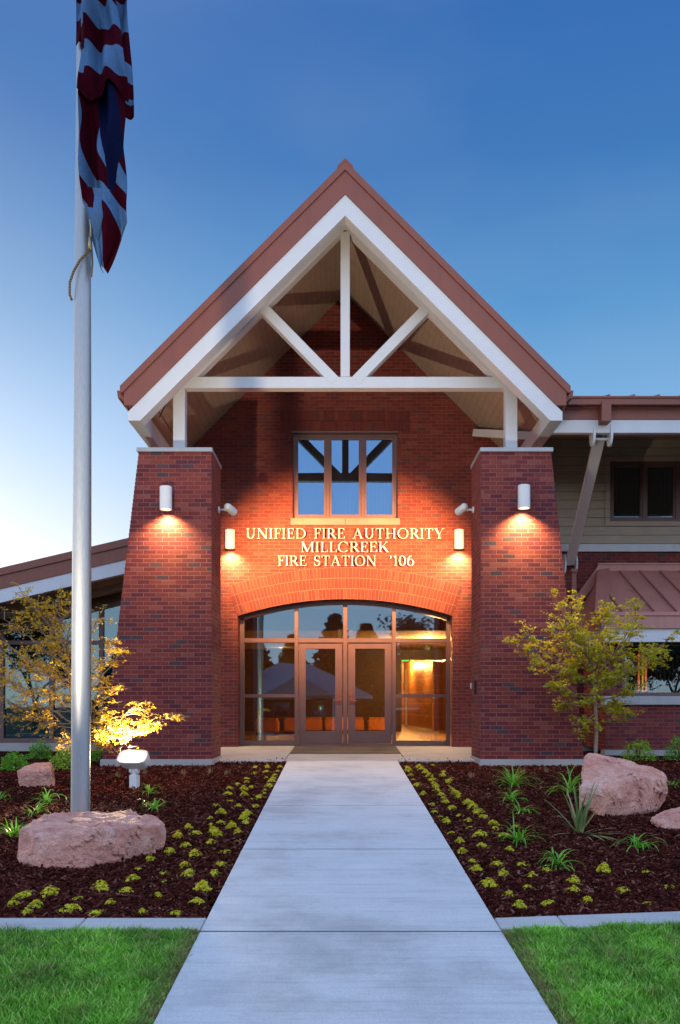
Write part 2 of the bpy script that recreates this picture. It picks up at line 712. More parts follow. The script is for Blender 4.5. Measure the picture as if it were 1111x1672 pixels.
def mulch_base_mat():
    m = M('mulch_soil')
    p = m.pos()
    a = m.noise(p, 30, 6, .7)
    m.col(m.ramp(a, [(.3, (.010, .003, .002)), (.6, (.045, .011, .007)), (.8, (.09, .028, .018))]))
    m.rough(.95)
    m.b.inputs['Specular IOR Level'].default_value = .05
    m.bump(a, .03)
    return m.mat


MT['mulch_base'] = mulch_base_mat()


def chip_mat():
    m = M('bark_chips')
    r = m.island()
    p = m.pos()
    c = m.ramp(r, [(0, (.018, .0030, .0020)), (.45, (.052, .0080, .0050)), (.75, (.085, .0165, .010)), (.92, (.13, .036, .024)), (1, (.24, .11, .08))])
    m.col(m.mix(1.0, c, m.ramp(m.noise(p, 140, 3), [(.3, .7), (.7, 1.15)]), 'MULTIPLY'))
    m.rough(.95)
    m.b.inputs['Specular IOR Level'].default_value = .08
    return m.mat


MT['chips'] = chip_mat()


def soil_grass_mat(name, a, b):
    m = M(name)
    p = m.pos()
    n1 = m.noise(p, 60, 4)
    n2 = m.noise(p, .8, 3)
    m.col(m.mix(m.ramp(n1, [(.35, 0.0), (.65, 1.0)]), m.mix(n2, a, b), tuple(x * .5 for x in a)))
    m.rough(.9)
    m.bump(n1, .02)
    return m.mat


MT['turf'] = soil_grass_mat('turf_soil', (.045, .10, .014), (.065, .12, .018))
MT['terrain'] = soil_grass_mat('distant_turf', (.030, .055, .018), (.045, .07, .025))
MT['asphalt'] = paint('asphalt', (.05, .05, .052), .85, .3, 0, .002, 30)


def blade_mat():
    m = M('grass_blade')
    r = m.island()
    p = m.pos()
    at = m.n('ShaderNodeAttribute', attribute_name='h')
    dry = m.n('ShaderNodeAttribute', attribute_name='dry')
    c = m.ramp(r, [(0, (.055, .24, .008)), (.45, (.16, .52, .020)), (.8, (.32, .70, .05)), (1, (.66, .86, .24))])
    c = m.mix(1.0, c, m.ramp(m.noise(p, 2.2, 4), [(.3, .55), (.7, 1.30)]), 'MULTIPLY')
    c = m.mix(dry.outputs['Fac'], c, (.30, .22, .10))
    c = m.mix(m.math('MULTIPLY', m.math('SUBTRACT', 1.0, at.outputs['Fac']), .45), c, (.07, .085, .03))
    m.col(c)
    m.rough(.5)
    tl = m.n('ShaderNodeBsdfTranslucent')
    m.l(c, tl.inputs[0])
    mx = m.n('ShaderNodeMixShader')
    mx.inputs[0].default_value = .3
    m.l(m.b.outputs[0], mx.inputs[1])
    m.l(tl.outputs[0], mx.inputs[2])
    m.l(mx.outputs[0], m.out.inputs[0])
    return m.mat


MT['blade'] = blade_mat()
MT['maple'] = leaf_mat('maple_leaf', [(0, (.36, .40, .010)), (.3, (.54, .53, .012)), (.6, (.68, .58, .018)), (.8, (.68, .42, .025)), (1, (.40, .54, .02))], .5)
MT['maple_lamp_tint'] = leaf_mat('lamp_tinted_maple_leaf', [(0, (.52, .40, .010)), (.3, (.72, .50, .012)), (.6, (.80, .48, .014)), (.85, (.76, .32, .02)), (1, (.46, .48, .015))], .5)  # maple leaves again, with the flood lamp's gold put into their colour
MT['bark'] = paint('pale_bark', (.30, .21, .15), .8, .35, 0, .004, 12)
MT['bark_dark'] = paint('dark_bark', (.09, .065, .05), .9, .3, 0, .004, 12)
MT['sedum'] = leaf_mat('sedum_leaf', [(0, (.34, .42, .014)), (.3, (.60, .58, .016)), (.7, (.74, .66, .02)), (1, (.76, .55, .03))], .3)
MT['lily'] = leaf_mat('daylily_leaf', [(0, (.08, .30, .02)), (.5, (.15, .44, .03)), (1, (.30, .52, .06))], .35, .4)
MT['yucca'] = leaf_mat('yucca_leaf', [(0, (.10, .16, .05)), (.5, (.20, .24, .07)), (.8, (.34, .30, .12)), (1, (.36, .22, .12))], .2, .4)
MT['strawgrass'] = leaf_mat('dry_tuft', [(0, (.22, .13, .06)), (1, (.40, .27, .13))], .3)
MT['shrub'] = leaf_mat('shrub_leaf', [(0, (.05, .22, .012)), (.5, (.12, .38, .02)), (1, (.26, .50, .04))], .3, .45)
MT['shrub_y'] = leaf_mat('shrub_leaf_light', [(0, (.12, .30, .012)), (.5, (.24, .46, .02)), (1, (.46, .52, .05))], .3, .45)
MT['conifer'] = leaf_mat('conifer_needle', [(0, (.008, .022, .012)), (1, (.025, .05, .022))], .1)
MT['darkleaf'] = leaf_mat('street_tree_leaf', [(0, (.02, .04, .012)), (1, (.05, .075, .025))], .2)


# =================================================================== ground levels
def walk_z(y):
    return -.116 - .0485 * (14 - y)


def bed_z(y):
    return walk_z(min(y, 14.6)) - .04


def ground_pt(px, py):
    """bed surface point under a photo pixel"""
    y = (1.647 + .04) / ((py - VY) / F + .0485)
    y = min(y, 15.8)
    if y > 14.6:
        y = min((EYE + .127) * F / (py - VY), 16.5)
    return Vector(((px - VX) * y / F, y, bed_z(y)))


# ---- terrain sheet to the horizon
mb = MB()
prof = [(-400, -1.32), (-120, -1.30), (-30, -1.28), (-8.0, -1.24), (-6.0, -1.12), (14.0, -.245), (18, -.24), (60, -.24), (400, -.3)]
xs = [-400, -60, -12, 12, 60, 400]
vs = [(x, y, z) for y, z in prof for x in xs]
fs = [(j * 6 + i, j * 6 + i + 1, (j + 1) * 6 + i + 1, (j + 1) * 6 + i) for j in range(len(prof) - 1) for i in range(5)]
mb.add(vs, fs)
tag(mb.build('ground', MT['terrain']), kind='structure')

# ---- street across the front (seen mirrored in the door glass)
mb = MB()
mb.add([(-120, -19, -1.20), (120, -19, -1.20), (120, -8.6, -1.20), (-120, -8.6, -1.20)], [(0, 1, 2, 3)])
tag(mb.build('road', MT['asphalt']), kind='structure')
mb = MB()
for y0, y1 in ((-8.6, -8.4), (-19.2, -19.0)):
    mb.box(-120, 120, y0, y1, -1.3, -1.08)
tag(mb.build('street_kerb', MT['kerbc']), kind='structure')
mb = MB()
mb.box(-120, 120, -7.6, -6.2, -1.3, -1.095)
tag(mb.build('pavement', MT['walk']), kind='structure')


# ---- entry walk: broomed slabs with joints
def walk_x(y):
    return -.877 - .0094 * (y - 3.8), .972 - .0094 * (y - 3.8)


mb = MB()
joints = [-6.15, -3.9, -1.65, .6, 2.86, 5.11, 7.37, 9.62, 11.87, 13.98]
for a, b in zip(joints[:-1], joints[1:]):
    g = .014
    (l0, r0), (l1, r1) = walk_x(a), walk_x(b)
    za, zb = walk_z(a), walk_z(b)
    e = .004
    bt = [(l0, a + g, za - .14), (r0, a + g, za - .14), (r1, b - g, zb - .14), (l1, b - g, zb - .14)]
    md = [(l0, a + g, za - e), (r0, a + g, za - e), (r1, b - g, zb - e), (l1, b - g, zb - e)]
    tp = [(l0 + e, a + g + e, za), (r0 - e, a + g + e, za), (r1 - e, b - g - e, zb), (l1 + e, b - g - e, zb)]
    vs = bt + md + tp
    fs = [(3, 2, 1, 0), (8, 9, 10, 11)]
    for k in range(4):
        k2 = (k + 1) % 4
        fs += [(k, k2, k2 + 4, k + 4), (k + 4, k2 + 4, k2 + 8, k + 8)]
    mb.add(vs, fs)
tag(mb.build('walkway', MT['walk']), kind='structure')
mb = MB()
for a in joints[1:-1]:
    l0, r0 = walk_x(a)
    z = walk_z(a)
    mb.box(l0 + .004, r0 - .004, a - .0135, a + .0135, z - .1, z - .002)  # dark strip set in each gap, painting the shade of the groove
tag(mb.build('joint_shade', paint('groove_shade_paint', (.07, .07, .075), .9, .3)), kind='structure')

# ---- porch slab, falling a little towards the walk
mb = MB()
PZ0, PZ1 = -.116, -.024


def porch_z(y):
    return PZ0 + (PZ1 - PZ0) * (y - 14.0) / (17.1 - 14.0)


for x0, x1 in ((-3.3, -1.03), (-1.02, 1.02), (1.03, 3.3)):
    mb.hexa([(x0, 14.0, -.4), (x1, 14.0, -.4), (x1, 17.25, -.4), (x0, 17.25, -.4)],
            [(x0, 14.0, PZ0), (x1, 14.0, PZ0), (x1, 17.25, porch_z(17.25)), (x0, 17.25, porch_z(17.25))])
tag(mb.build('porch_slab', MT['porch'], bevel=.006), kind='structure')

# ---- beds: undulating mulch base sheets
KL = lambda x: 5.39 + 0.0 * x                                   # back edge of the kerb, left of the walk
KR = lambda x: 5.39 + (x - .96) * .115                          # right of the walk


def bed_sheet(name, x0f, x1, yb, kf, side):
    nx, ny = 60, 110
    vs = []
    for j in range(ny + 1):
        for i in range(nx + 1):
            s = i / nx
            y = None
            xa = x0f
            y0 = kf(x1 * s + xa(5.4) * (1 - s))
            y = y0 + (yb - y0) * j / ny
            x = xa(y) * (1 - s) + x1 * s
            n1 = mnoise.noise(Vector((x * 1.3, y * 1.3, 3.1))) * .014 + mnoise.noise(Vector((x * 6, y * 6, 1.1))) * .008
            edge = min(1, s * 6)
            vs.append((x, y, bed_z(y) + n1 * edge))
    fs = [(j * (nx + 1) + i, j * (nx + 1) + i + 1, (j + 1) * (nx + 1) + i + 1, (j + 1) * (nx + 1) + i) for j in range(ny) for i in range(nx)]
    m_ = MB()
    m_.add(vs, fs)
    o = m_.build(name, MT['mulch_base'], smooth=True)
    tag(o, kind='structure')


bed_sheet('planting_bed', lambda y: walk_x(min(y, 14))[0] + .01, -9.0, 17.1, KL, -1)
bed_sheet('planting_bed', lambda y: walk_x(min(y, 14))[1] - .01, 9.0, 17.1, KR, 1)


# bark chips over the beds (one uncountable mass per side)
def chips(name, side, n):
    d = rng.random(n)
    y = 5.42 + (14.3 - 5.42) * d ** 1.25
    x = np.empty(n)
    half = 564 * y / F * (1.0 if side < 0 else .97) + 1.3
    inner = np.where(side < 0, .877 + .0094 * (y - 3.8), .972 - .0094 * (y - 3.8)) + .015
    x = inner + (half - inner) * rng.random(n)
    if side > 0:
        y = y + np.clip((x - .96) * .115, 0, .4) * (1 - d)
    z = np.where(y < 14.6, -.156 - .0485 * (14 - y), bed_z(15)) + rng.random(n) * .022
    ln = (.012 + .040 * rng.random(n) ** 2.0)
    wd = .0035 + .008 * rng.random(n)
    th = .002 + .004 * rng.random(n)
    yaw = rng.random(n) * 2 * np.pi
    pit = rng.normal(0, .38, n)
    rol = rng.normal(0, .5, n)
    cy, sy, cp, sp, cr, sr = np.cos(yaw), np.sin(yaw), np.cos(pit), np.sin(pit), np.cos(rol), np.sin(rol)
    ax = np.stack([cy * cp, sy * cp, sp], 1)
    bx = np.stack([-sy * cr + cy * sp * sr * -1, cy * cr - sy * sp * sr, cp * sr], 1)
    cx = np.cross(ax, bx)
    c = np.stack([x * side, y, z], 1)
    corners = []
    for k in (-1, 1):
        for j in (-1, 1):
            for i in (-1, 1):
                tp = (1 - .35 * (i > 0) * rng.random(n))[:, None]
                corners.append(c + ax * (ln * i)[:, None] + bx * (wd * j)[:, None] * tp + cx * (th * k)[:, None])
    v = np.stack(corners, 1).reshape(-1, 3)
    q = np.array([(4, 5, 7, 6), (0, 1, 5, 4), (2, 6, 7, 3), (0, 4, 6, 2), (1, 3, 7, 5), (0, 2, 3, 1)])
    f = (q[None] + (np.arange(n) * 8)[:, None, None]).reshape(-1)
    o = np_mesh(name, v, f, 4, MT['chips'])
    tag(o, 'dark reddish brown bark mulch chips covering the planting bed ' + ('beside the flagpole' if side < 0 else 'round the tall boulder'), 'mulch', kind='stuff')


chips('bark_mulch', -1, 52000)
chips('bark_mulch', 1, 52000)

# ---- mowing kerb between lawn and beds
for side in (-1, 1):
    mb = MB()
    kf = KL if side < 0 else KR
    e = walk_x(5.2)[0] - .004 if side < 0 else walk_x(5.2)[1] + .004
    cuts = [0, .78, 1.9, 3.0, 4.1, 5.2, 6.3] if side < 0 else [0, .42, 1.45, 2.5, 3.6, 4.7, 5.8]
    for a, b in zip(cuts[:-1], cuts[1:]):
        xa, xb = e + side * (a + .0015), e + side * (b - .0015)
        pts = []
        for x in (xa, xb):
            yb = kf(x)
            pts.append([(x, yb - .235, walk_z(yb - .235) - .008), (x, yb, walk_z(yb) - .003)])
        lo = [Vector(pts[0][0]), Vector(pts[1][0]), Vector(pts[1][1]), Vector(pts[0][1])]
        mb.hexa([p - Vector((0, 0, .15)) for p in lo], lo)
    tag(mb.build('kerb', MT['kerbc'], bevel=.006), kind='structure')

# ---- lawns
for side in (-1, 1):
    mb = MB()
    ie = lambda y: (walk_x(y)[0] + .004) if side < 0 else (walk_x(y)[1] - .004)
    kf = KL if side < 0 else KR
    ys = [-6.2, -3, 0, 2, 3, 4, 5.3]
    vs = []
    for y in ys:
        for x in (ie(y), side * 3, side * 12):
            yy = y if y < 5.2 else kf(x) - .2
            vs.append((x, yy, walk_z(yy) - .035))
    mb.add(vs, [(j * 3 + i, j * 3 + i + 1, (j + 1) * 3 + i + 1, (j + 1) * 3 + i) for j in range(len(ys) - 1) for i in range(2)])
    tag(mb.build('lawn', MT['turf']), kind='structure')


def grass(name, side, n, x_out, y_lo):
    kf = 5.155
    y = y_lo + (kf - y_lo) * rng.random(n)
    inner = np.where(side < 0, .877 + .0094 * (y - 3.8), .972 - .0094 * (y - 3.8)) + .004
    x = inner + (x_out - inner) * rng.random(n) ** 1.3
    if side > 0:
        y = y + (x - .96) * .115 * np.clip((y - 3.5) / 1.6, 0, 1)
    z = -.116 - .0485 * (14 - y) - .038
    edge = np.clip(1 - (x - inner) / .13, 0, 1)
    cl = np.array([mnoise.noise(Vector((a * 3.1, b * 3.1, side))) for a, b in zip(x, y)])
    cl2 = np.array([mnoise.noise(Vector((a * 9.0, b * 9.0, side + 5))) for a, b in zip(x, y)])
    h = (.050 + .026 * rng.random(n)) * (1 + .25 * cl + .35 * cl2) * (1 - .35 * edge)
    w = .0020 + .0020 * rng.random(n)
    a = rng.random(n) * 2 * np.pi + cl * 2
    lean = (.25 + .9 * rng.random(n)) * h * .75
    dx, dy = np.cos(a), np.sin(a)
    fa = rng.random(n) * np.pi
    fx, fy = np.cos(fa) * w, np.sin(fa) * w
    b = np.stack([x * side, y, z], 1)
    rows = []
    for t, wk in ((0, 1), (.55, .85), (1, .12)):
        c = b + np.stack([dx * lean * t ** 2, dy * lean * t ** 2, h * t * (1 - .12 * t)], 1)
        o = np.stack([fx * wk, fy * wk, 0 * fx], 1)
        rows += [c - o, c + o]
    v = np.stack(rows, 1).reshape(-1, 3)
    q = np.array([(0, 1, 3, 2), (2, 3, 5, 4)])
    f = (q[None] + (np.arange(n) * 6)[:, None, None]).reshape(-1)
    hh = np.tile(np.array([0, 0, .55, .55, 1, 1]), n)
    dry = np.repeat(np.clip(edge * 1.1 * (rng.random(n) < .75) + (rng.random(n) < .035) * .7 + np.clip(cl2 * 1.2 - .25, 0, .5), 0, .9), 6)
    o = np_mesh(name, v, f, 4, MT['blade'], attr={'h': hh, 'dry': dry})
    tag(o, 'short green lawn grass ' + ('below the flagpole bed, dry along the concrete walk' if side < 0 else 'below the tall boulder bed, dry along the concrete walk'), 'grass', kind='stuff')


grass('grass', -1, 80000, 3.3, 2.7)
grass('grass', 1, 80000, 3.3, 2.7)

# =================================================================== FIRE STATION
B = thing('fire_station', 'red brick fire station with steep white trussed gable over arched glass entrance', 'building',
          (0, 17, -.1), world_parts=True)
WY = 16.8                                   # face of the entry wall
WX = 3.55
SPR, CRN, AHW = 2.611, 2.951, 2.17          # arch spring, crown, half width
AR = (AHW ** 2 + (CRN - SPR) ** 2) / (2 * (CRN - SPR))
ACZ = CRN - AR


def arch_pts(hw, dz=0.0, n=36, r=AR):
    a = math.asin(hw / r)
    return [(r * math.sin(-a + 2 * a * i / n), ACZ + dz + r * math.cos(-a + 2 * a * i / n)) for i in range(n + 1)]


# entry wall
mb = MB()
for s in (-1, 1):
    xs_ = sorted((s * AHW, s * WX))
    mb.box(xs_[0], xs_[1], WY, WY + .28, -.3, SPR)
mb.prism([(-WX, SPR)] + arch_pts(AHW) + [(WX, SPR), (WX, 4.56), (-WX, 4.56)], WY, WY + .28)
for s in (-1, 1):
    mb.prism([(s * 1.06, 4.56), (s * WX, 4.56), (s * WX, 5.65), (s * 2.89, 6.31), (s * 1.06, 6.31)], WY, WY + .28)
mb.prism([(-2.89, 6.31), (2.89, 6.31), (0, 9.2)], WY, WY + .28)
# side walls of the gable volume
for s in (-1, 1):
    xs_ = sorted((s * WX, s * (WX - .2)))
    mb.box(xs_[0], xs_[1], WY + .28, 26, -.3, 5.6)
wall = mb.build('entry_wall', MT['wall_brick'], B)

# arch of three rings of soldier bricks
mb = MB()
ring_h, gap = .197, .015
ae = math.asin(AHW / AR)
outer = AR + 3 * (ring_h + gap)
pts_in = [(AR * math.sin(t), ACZ + AR * math.cos(t)) for t in np.linspace(-ae, ae, 40)]
ae2 = ae * 1.0
pts_out = [(outer * math.sin(t), ACZ + outer * math.cos(t)) for t in np.linspace(ae2, -ae2, 40)]
mb.prism(pts_in + pts_out, WY - .006, WY + .002)
mb.build('arch_mortar', MT['mortar'], B)
mb = MB()
for k in range(3):
    r0 = AR + gap * .5 + k * (ring_h + gap)
    r1 = r0 + ring_h
    cnt = int(round(2 * ae * (r0 + .1) / .0715))
    off = 0 if k % 2 == 0 else .0
    for i in range(cnt):
        t0 = -ae + 2 * ae * (i + off) / cnt
        t1 = -ae + 2 * ae * (i + 1 + off) / cnt
        gt = .0048 / r0
        t0 += gt
        t1 -= gt
        pr = WY - .0075 - random.random() * .003
        poly = [(r0 * math.sin(t0), ACZ + r0 * math.cos(t0)), (r0 * math.sin(t1), ACZ + r0 * math.cos(t1)),
                (r1 * math.sin(t1), ACZ + r1 * math.cos(t1)), (r1 * math.sin(t0), ACZ + r1 * math.cos(t0))]
        mb.prism(poly, pr, WY - .001)
mb.build('arch_brickwork', MT['arch_brick'], B)

# soldier course over the upper window
mb = MB()
cnt = 36
x0, x1 = -1.31, 1.31
for i in range(cnt):
    a = x0 + (x1 - x0) * i / cnt + .005
    b = x0 + (x1 - x0) * (i + 1) / cnt - .005
    for z0, z1 in ((6.34, 6.535), (6.547, 6.745)):
        mb.box(a, b, WY - .012 - random.random() * .005, WY + .001, z0, z1)
mb.build('lintel_brickwork', MT['arch_brick'], B)


def grid_window(name, parent, x0, x1, z0, z1, y, cols, rows, fw=.06, dep=.09, glass='glass_hi', sash=.045, frame='bronze', blind=True, blind_gap=0.10, bmat='blinds'):
    """frame mesh as the part, one pane per light as sub-parts, blinds behind"""
    m_ = MB()
    m_.box(x0, x0 + fw, y, y + dep, z0, z1)
    m_.box(x1 - fw, x1, y, y + dep, z0, z1)
    m_.box(x0 + fw, x1 - fw, y, y + dep, z1 - fw, z1)
    m_.box(x0 + fw, x1 - fw, y, y + dep, z0, z0 + fw)
    xe = [x0 + fw] + [c for c in cols] + [x1 - fw]
    ze = [z0 + fw] + [r for r in rows] + [z1 - fw]
    for c in cols:
        m_.box(c - fw / 2, c + fw / 2, y + .002, y + dep, z0 + fw, z1 - fw)
    for r in rows:
        for i in range(len(xe) - 1):
            a = xe[i] + (fw / 2 if i > 0 else 0)
            b = xe[i + 1] - (fw / 2 if i < len(xe) - 2 else 0)
            m_.box(a, b, y + .004, y + dep, r - fw / 2, r + fw / 2)
    panes = []
    for i in range(len(xe) - 1):
        for j in range(len(ze) - 1):
            a = xe[i] + (fw / 2 if i > 0 else 0)
            b = xe[i + 1] - (fw / 2 if i < len(xe) - 2 else 0)
            c = ze[j] + (fw / 2 if j > 0 else 0)
            d = ze[j + 1] - (fw / 2 if j < len(ze) - 2 else 0)
            if sash:
                s_ = sash
                m_.box(a, a + s_, y + .02, y + .07, c, d)
                m_.box(b - s_, b, y + .02, y + .07, c, d)
                m_.box(a + s_, b - s_, y + .02, y + .07, d - s_, d)
                m_.box(a + s_, b - s_, y + .02, y + .07, c, c + s_)
                a, b, c, d = a + s_, b - s_, c + s_, d - s_
            panes.append((a, b, c, d))
    fr = m_.build(name, MT[frame], parent, bevel=.003)
    for a, b, c, d in panes:
        MB().box(a - .004, b + .004, y + .045, y + .051, c - .004, d + .004).build('pane', MT[glass], fr)
    if blind:
        bm_ = MB()
        xx = x0 + fw
        while xx < x1 - fw:
            an = .55 + random.uniform(-.06, .06)
            w_ = .089
            yc = y + blind_gap + .06
            dx_, dy_ = w_ / 2 * math.cos(an), w_ / 2 * math.sin(an)
            bm_.add([(xx - dx_, yc - dy_, z0 + .03), (xx + dx_, yc + dy_, z0 + .03), (xx + dx_, yc + dy_, z1 - .03), (xx - dx_, yc - dy_, z1 - .03)], [(0, 1, 2, 3)])
            xx += .079
        bm_.build('blind_slats', MT[bmat], fr)
    return fr


grid_window('window', B, -1.06, 1.06, 4.575, 6.305, WY + .09, [-.353, .353], [], fw=.055, sash=.05)
MB().box(-1.1, 0, WY - .045, WY + .09, 4.44, 4.572).box(.004, 1.1, WY - .045, WY + .09, 4.44, 4.572).build('window_sill', MT['stone_sill'], B, bevel=.004)
MB().box(-1.08, 1.08, WY - .014, WY + .06, 6.305, 6.335).build('window_head_flashing', MT['bronze'], B)
# dark room behind the upper window
mb = MB()
mb.box(-1.6, 1.6, 20.0, 20.1, 3.9, 6.8)
mb.box(-1.6, 1.6, 17.2, 20.0, 3.8, 3.9)
mb.box(-1.6, 1.6, 17.2, 20.0, 6.8, 6.9)
mb.box(-1.7, -1.6, 17.2, 20.1, 3.8, 6.9)
mb.box(1.6, 1.7, 17.2, 20.1, 3.8, 6.9)
mb.build('upper_room', MT['dark'], B)

# entrance storefront
DY = 17.05
mb = MB()
fd = .13
JX = AHW - .012
mb.box(-JX, -JX + .085, DY, DY + fd, -.02, SPR - .02)
mb.box(JX - .085, JX, DY, DY + fd, -.02, SPR - .02)
ap = arch_pts(AHW - .004, -.004)
ap2 = [(x * .985, z - .075) for x, z in ap]
mb.prism(ap + ap2[::-1], DY, DY + fd)


def arch_z(x):
    return ACZ + math.sqrt(AR ** 2 - x * x) - .07


for xc, w_ in ((-1.0, .075), (0, .085), (1.0, .075)):
    z0_ = -.02 if xc else -.02
    mb.box(xc - w_ / 2, xc + w_ / 2, DY + .002, DY + fd, z0_, arch_z(xc) + .03)
segs = [(-JX + .085, -1.0375), (-.9625, -.0425), (.0425, .9625), (1.0375, JX - .085)]
for a, b in segs:
    mb.box(a, b, DY + .004, DY + fd, 2.09, 2.18)
for a, b in (segs[0], segs[3]):
    mb.box(a, b, DY + .004, DY + fd, .965, 1.035)
    mb.box(a, b, DY + .004, DY + fd, -.02, .085)
mb.box(-.9625, .9625, DY + .03, DY + fd, -.03, .012)
ent = mb.build('entrance_frame', MT['bronze'], B, bevel=.004)
for a, b in (segs[0], segs[3]):
    MB().box(a - .004, b + .004, DY + .06, DY + .067, 1.03, 2.095).build('pane', MT['glass'], ent)
    MB().box(a - .004, b + .004, DY + .06, DY + .067, .08, .97).build('pane', MT['glass'], ent)
for a, b in segs:
    top = [(x, arch_z(x) + .02) for x in np.linspace(b, a, 10)]
    MB().prism([(a - .004, 2.175), (b + .004, 2.175)] + top, DY + .06, DY + .067).build('pane', MT['glass'], ent)
for s in (-1, 1):
    x0, x1 = sorted((s * .058, s * .952))
    g0, g1 = sorted((s * .205, s * .812))
    m_ = MB()
    y0_, y1_ = DY + .035, DY + .085
    m_.box(x0, min(g0, g1), y0_, y1_, .018, 2.082)
    m_.box(max(g0, g1), x1, y0_, y1_, .018, 2.082)
    m_.box(g0, g1, y0_, y1_, .018, .278)
    m_.box(g0, g1, y0_, y1_, 1.965, 2.082)
    d = m_.build('door', MT['bronze'], B, bevel=.003)
    MB().box(g0 - .004, g1 + .004, DY + .056, DY + .063, .274, 1.969).build('pane', MT['glass'], d)
    hb = MB()
    hx = s * .115
    hb.box(hx - .032, hx + .032, y0_ - .016, y0_, .83, 1.085)
    hb.tube([(hx, y0_ - .01, .905), (hx, y0_ - .06, .905)], .013, 10)
    hb.tube([(hx, y0_ - .06, .905), (hx + s * .04, y0_ - .062, .905), (hx + s * .125, y0_ - .05, .903)], [.013, .012, .009], 10)
    hb.tube([(hx, y0_ - .03, 1.01), (hx, y0_ - .012, 1.01)], .02, 12)
    hb.build('handle', MT['copper'], d, smooth=True, auto=.6)
    for z_ in (.25, 1.05, 1.85):
        MB().tube([(s * .957, y0_ - .006, z_ - .05), (s * .957, y0_ - .006, z_ + .05)], .008, 8).build('hinge', MT['bronze'], d)

# lobby seen through the glass
mb = MB()
mb.box(-3.3, 3.3, 17.24, 33, -.12, -.012)
mb.build('lobby_floor', MT['lobby_floor'], B)
mb = MB()
mb.box(-3.3, 3.3, 17.2, 19.0, 2.98, 3.05)
mb.box(-3.3, 3.3, 19.0, 33, 2.50, 2.58)
mb.box(-3.3, 3.3, 18.95, 19.0, 2.50, 2.98)
mb.build('lobby_ceiling', MT['lobby_ceiling'], B)
mb = MB()
mb.box(-3.3, 1.74, 25.7, 25.85, -.01, 2.5)
mb.box(1.74, 3.0, 25.7, 25.85, 2.19, 2.5)
mb.box(-3.3, -3.1, 17.3, 25.7, -.01, 2.9)
mb.box(1.62, 1.74, 25.85, 32.9, -.01, 2.5)
mb.build('lobby_wall', MT['wood_dark'], B)
mb = MB()
mb.box(3.0, 3.2, 17.35, 33, -.01, 2.9)
mb.box(1.74, 3.0, 32.9, 33, -.01, 2.5)
mb.add([(3.0, 25.9, 0), (2.3, 33, 0), (2.3, 33, 2.5), (3.0, 25.9, 2.5)], [(0, 1, 2, 3)])
mb.build('lobby_panelling', MT['wood_panel'], B)
m_ = MB()
m_.beam((2.98, 25.68, 1.06), (2.62, 24.85, 1.06), .045, 2.1)
dd = m_.build('lobby_door', MT['wood_panel'], B)
MB().box(2.6, 2.66, 24.78, 24.84, .98, 1.02).build('handle', MT['fixture'], dd)
mb = MB()
mb.box(2.16, 2.25, 30.2, 30.3, -.01, 2.1)
mb.build('lobby_jamb', MT['lobby_ceiling'], B)

for k, (x_, y_) in enumerate(((2.1, 21.4), (2.25, 28.2), (2.2, 31.0), (-1.9, 24.6))):
    t = thing('recessed_downlight', ['round recessed downlight in the lobby ceiling behind the glass sidelight', 'round recessed downlight over the corridor, nearer the open wooden door',
              'round recessed downlight at the far end of the corridor', 'round recessed downlight over the orange lobby ottomans'][k], 'ceiling light', (x_, y_, 2.5), group='lobby downlights')
    m_ = MB()
    m_.tube([(0, 0, 0), (0, 0, -.012)], .085, 20)
    m_.build('trim_ring', MT['fixture'], t)
    m_ = MB()
    m_.tube([(0, 0, -.013), (0, 0, -.016)], .06, 20)
    m_.build('lens', MT['lens_warm'], t)
    ld = bpy.data.lights.new('downlight_lamp', 'POINT')
    ld.energy = [700, 190, 380, 9][k]
    ld.color = (1, .52, .16)
    ld.shadow_soft_size = .05
    lo = bpy.data.objects.new('downlight_lamp', ld)
    COL.objects.link(lo)
    lo.parent = t
    lo.location = (0, 0, -.25)

t = thing('exit_sign', 'small green lit exit sign hung over the corridor', 'sign', (1.93, 27.2, 2.28))
MB().box(-.19, .19, -.02, .02, -.09, .09).build('housing', MT['dark'], t)
MB().box(-.16, .16, -.026, -.021, -.07, .07).build('face', emit_mat('exit_green', (.15, 1.0, .12), 2.2), t)
MB().box(-.02, .02, -.01, .01, .09, .22).build('stem', MT['dark'], t)

for k, (x_, y_, w_) in enumerate(((-2.12, 22.6, .62), (-1.42, 23.4, .6), (-.93, 24.0, .55), (-.28, 24.0, .62), (.26, 24.0, .55), (.98, 24.0, .66))):
    t = thing('lobby_ottoman', ['first orange cube ottoman', 'second orange ottoman', 'third orange ottoman', 'fourth orange ottoman', 'fifth orange ottoman', 'sixth orange ottoman'][k] +
              ' from the flagpole side, in the dim lobby behind the glass', 'ottoman', (x_, y_, 0), group='orange lobby ottomans')
    MB().box(-w_ / 2, w_ / 2, -.3, .3, .06, .40).build('seat', MT['chair_orange'], t, bevel=.03)
    MB().box(-w_ / 2 + .02, w_ / 2 - .02, -.28, .28, .402, .44).build('cushion', MT['chair_orange'], t, bevel=.015)
    for sx_ in (-1, 1):
        for sy_ in (-1, 1):
            MB().box(sx_ * (w_ / 2 - .06) - .02, sx_ * (w_ / 2 - .06) + .02, sy_ * .24 - .02, sy_ * .24 + .02, -.01, .06).build('leg', MT['black'], t)

for k, x_ in enumerate((-.098, .108)):
    o = MB().box(x_ - .045, x_ + .045, DY + .068, DY + .070, 2.19, 2.36).build('paper_notice', paint('notice_paper', (.75, .55, .33), .8, .05))
    tag(o, ['small tan paper notice in the transom over the door nearer the flagpole', 'small tan paper notice in the transom over the door nearer the lit sidelight'][k], 'notice', 'paper notices over the doors')

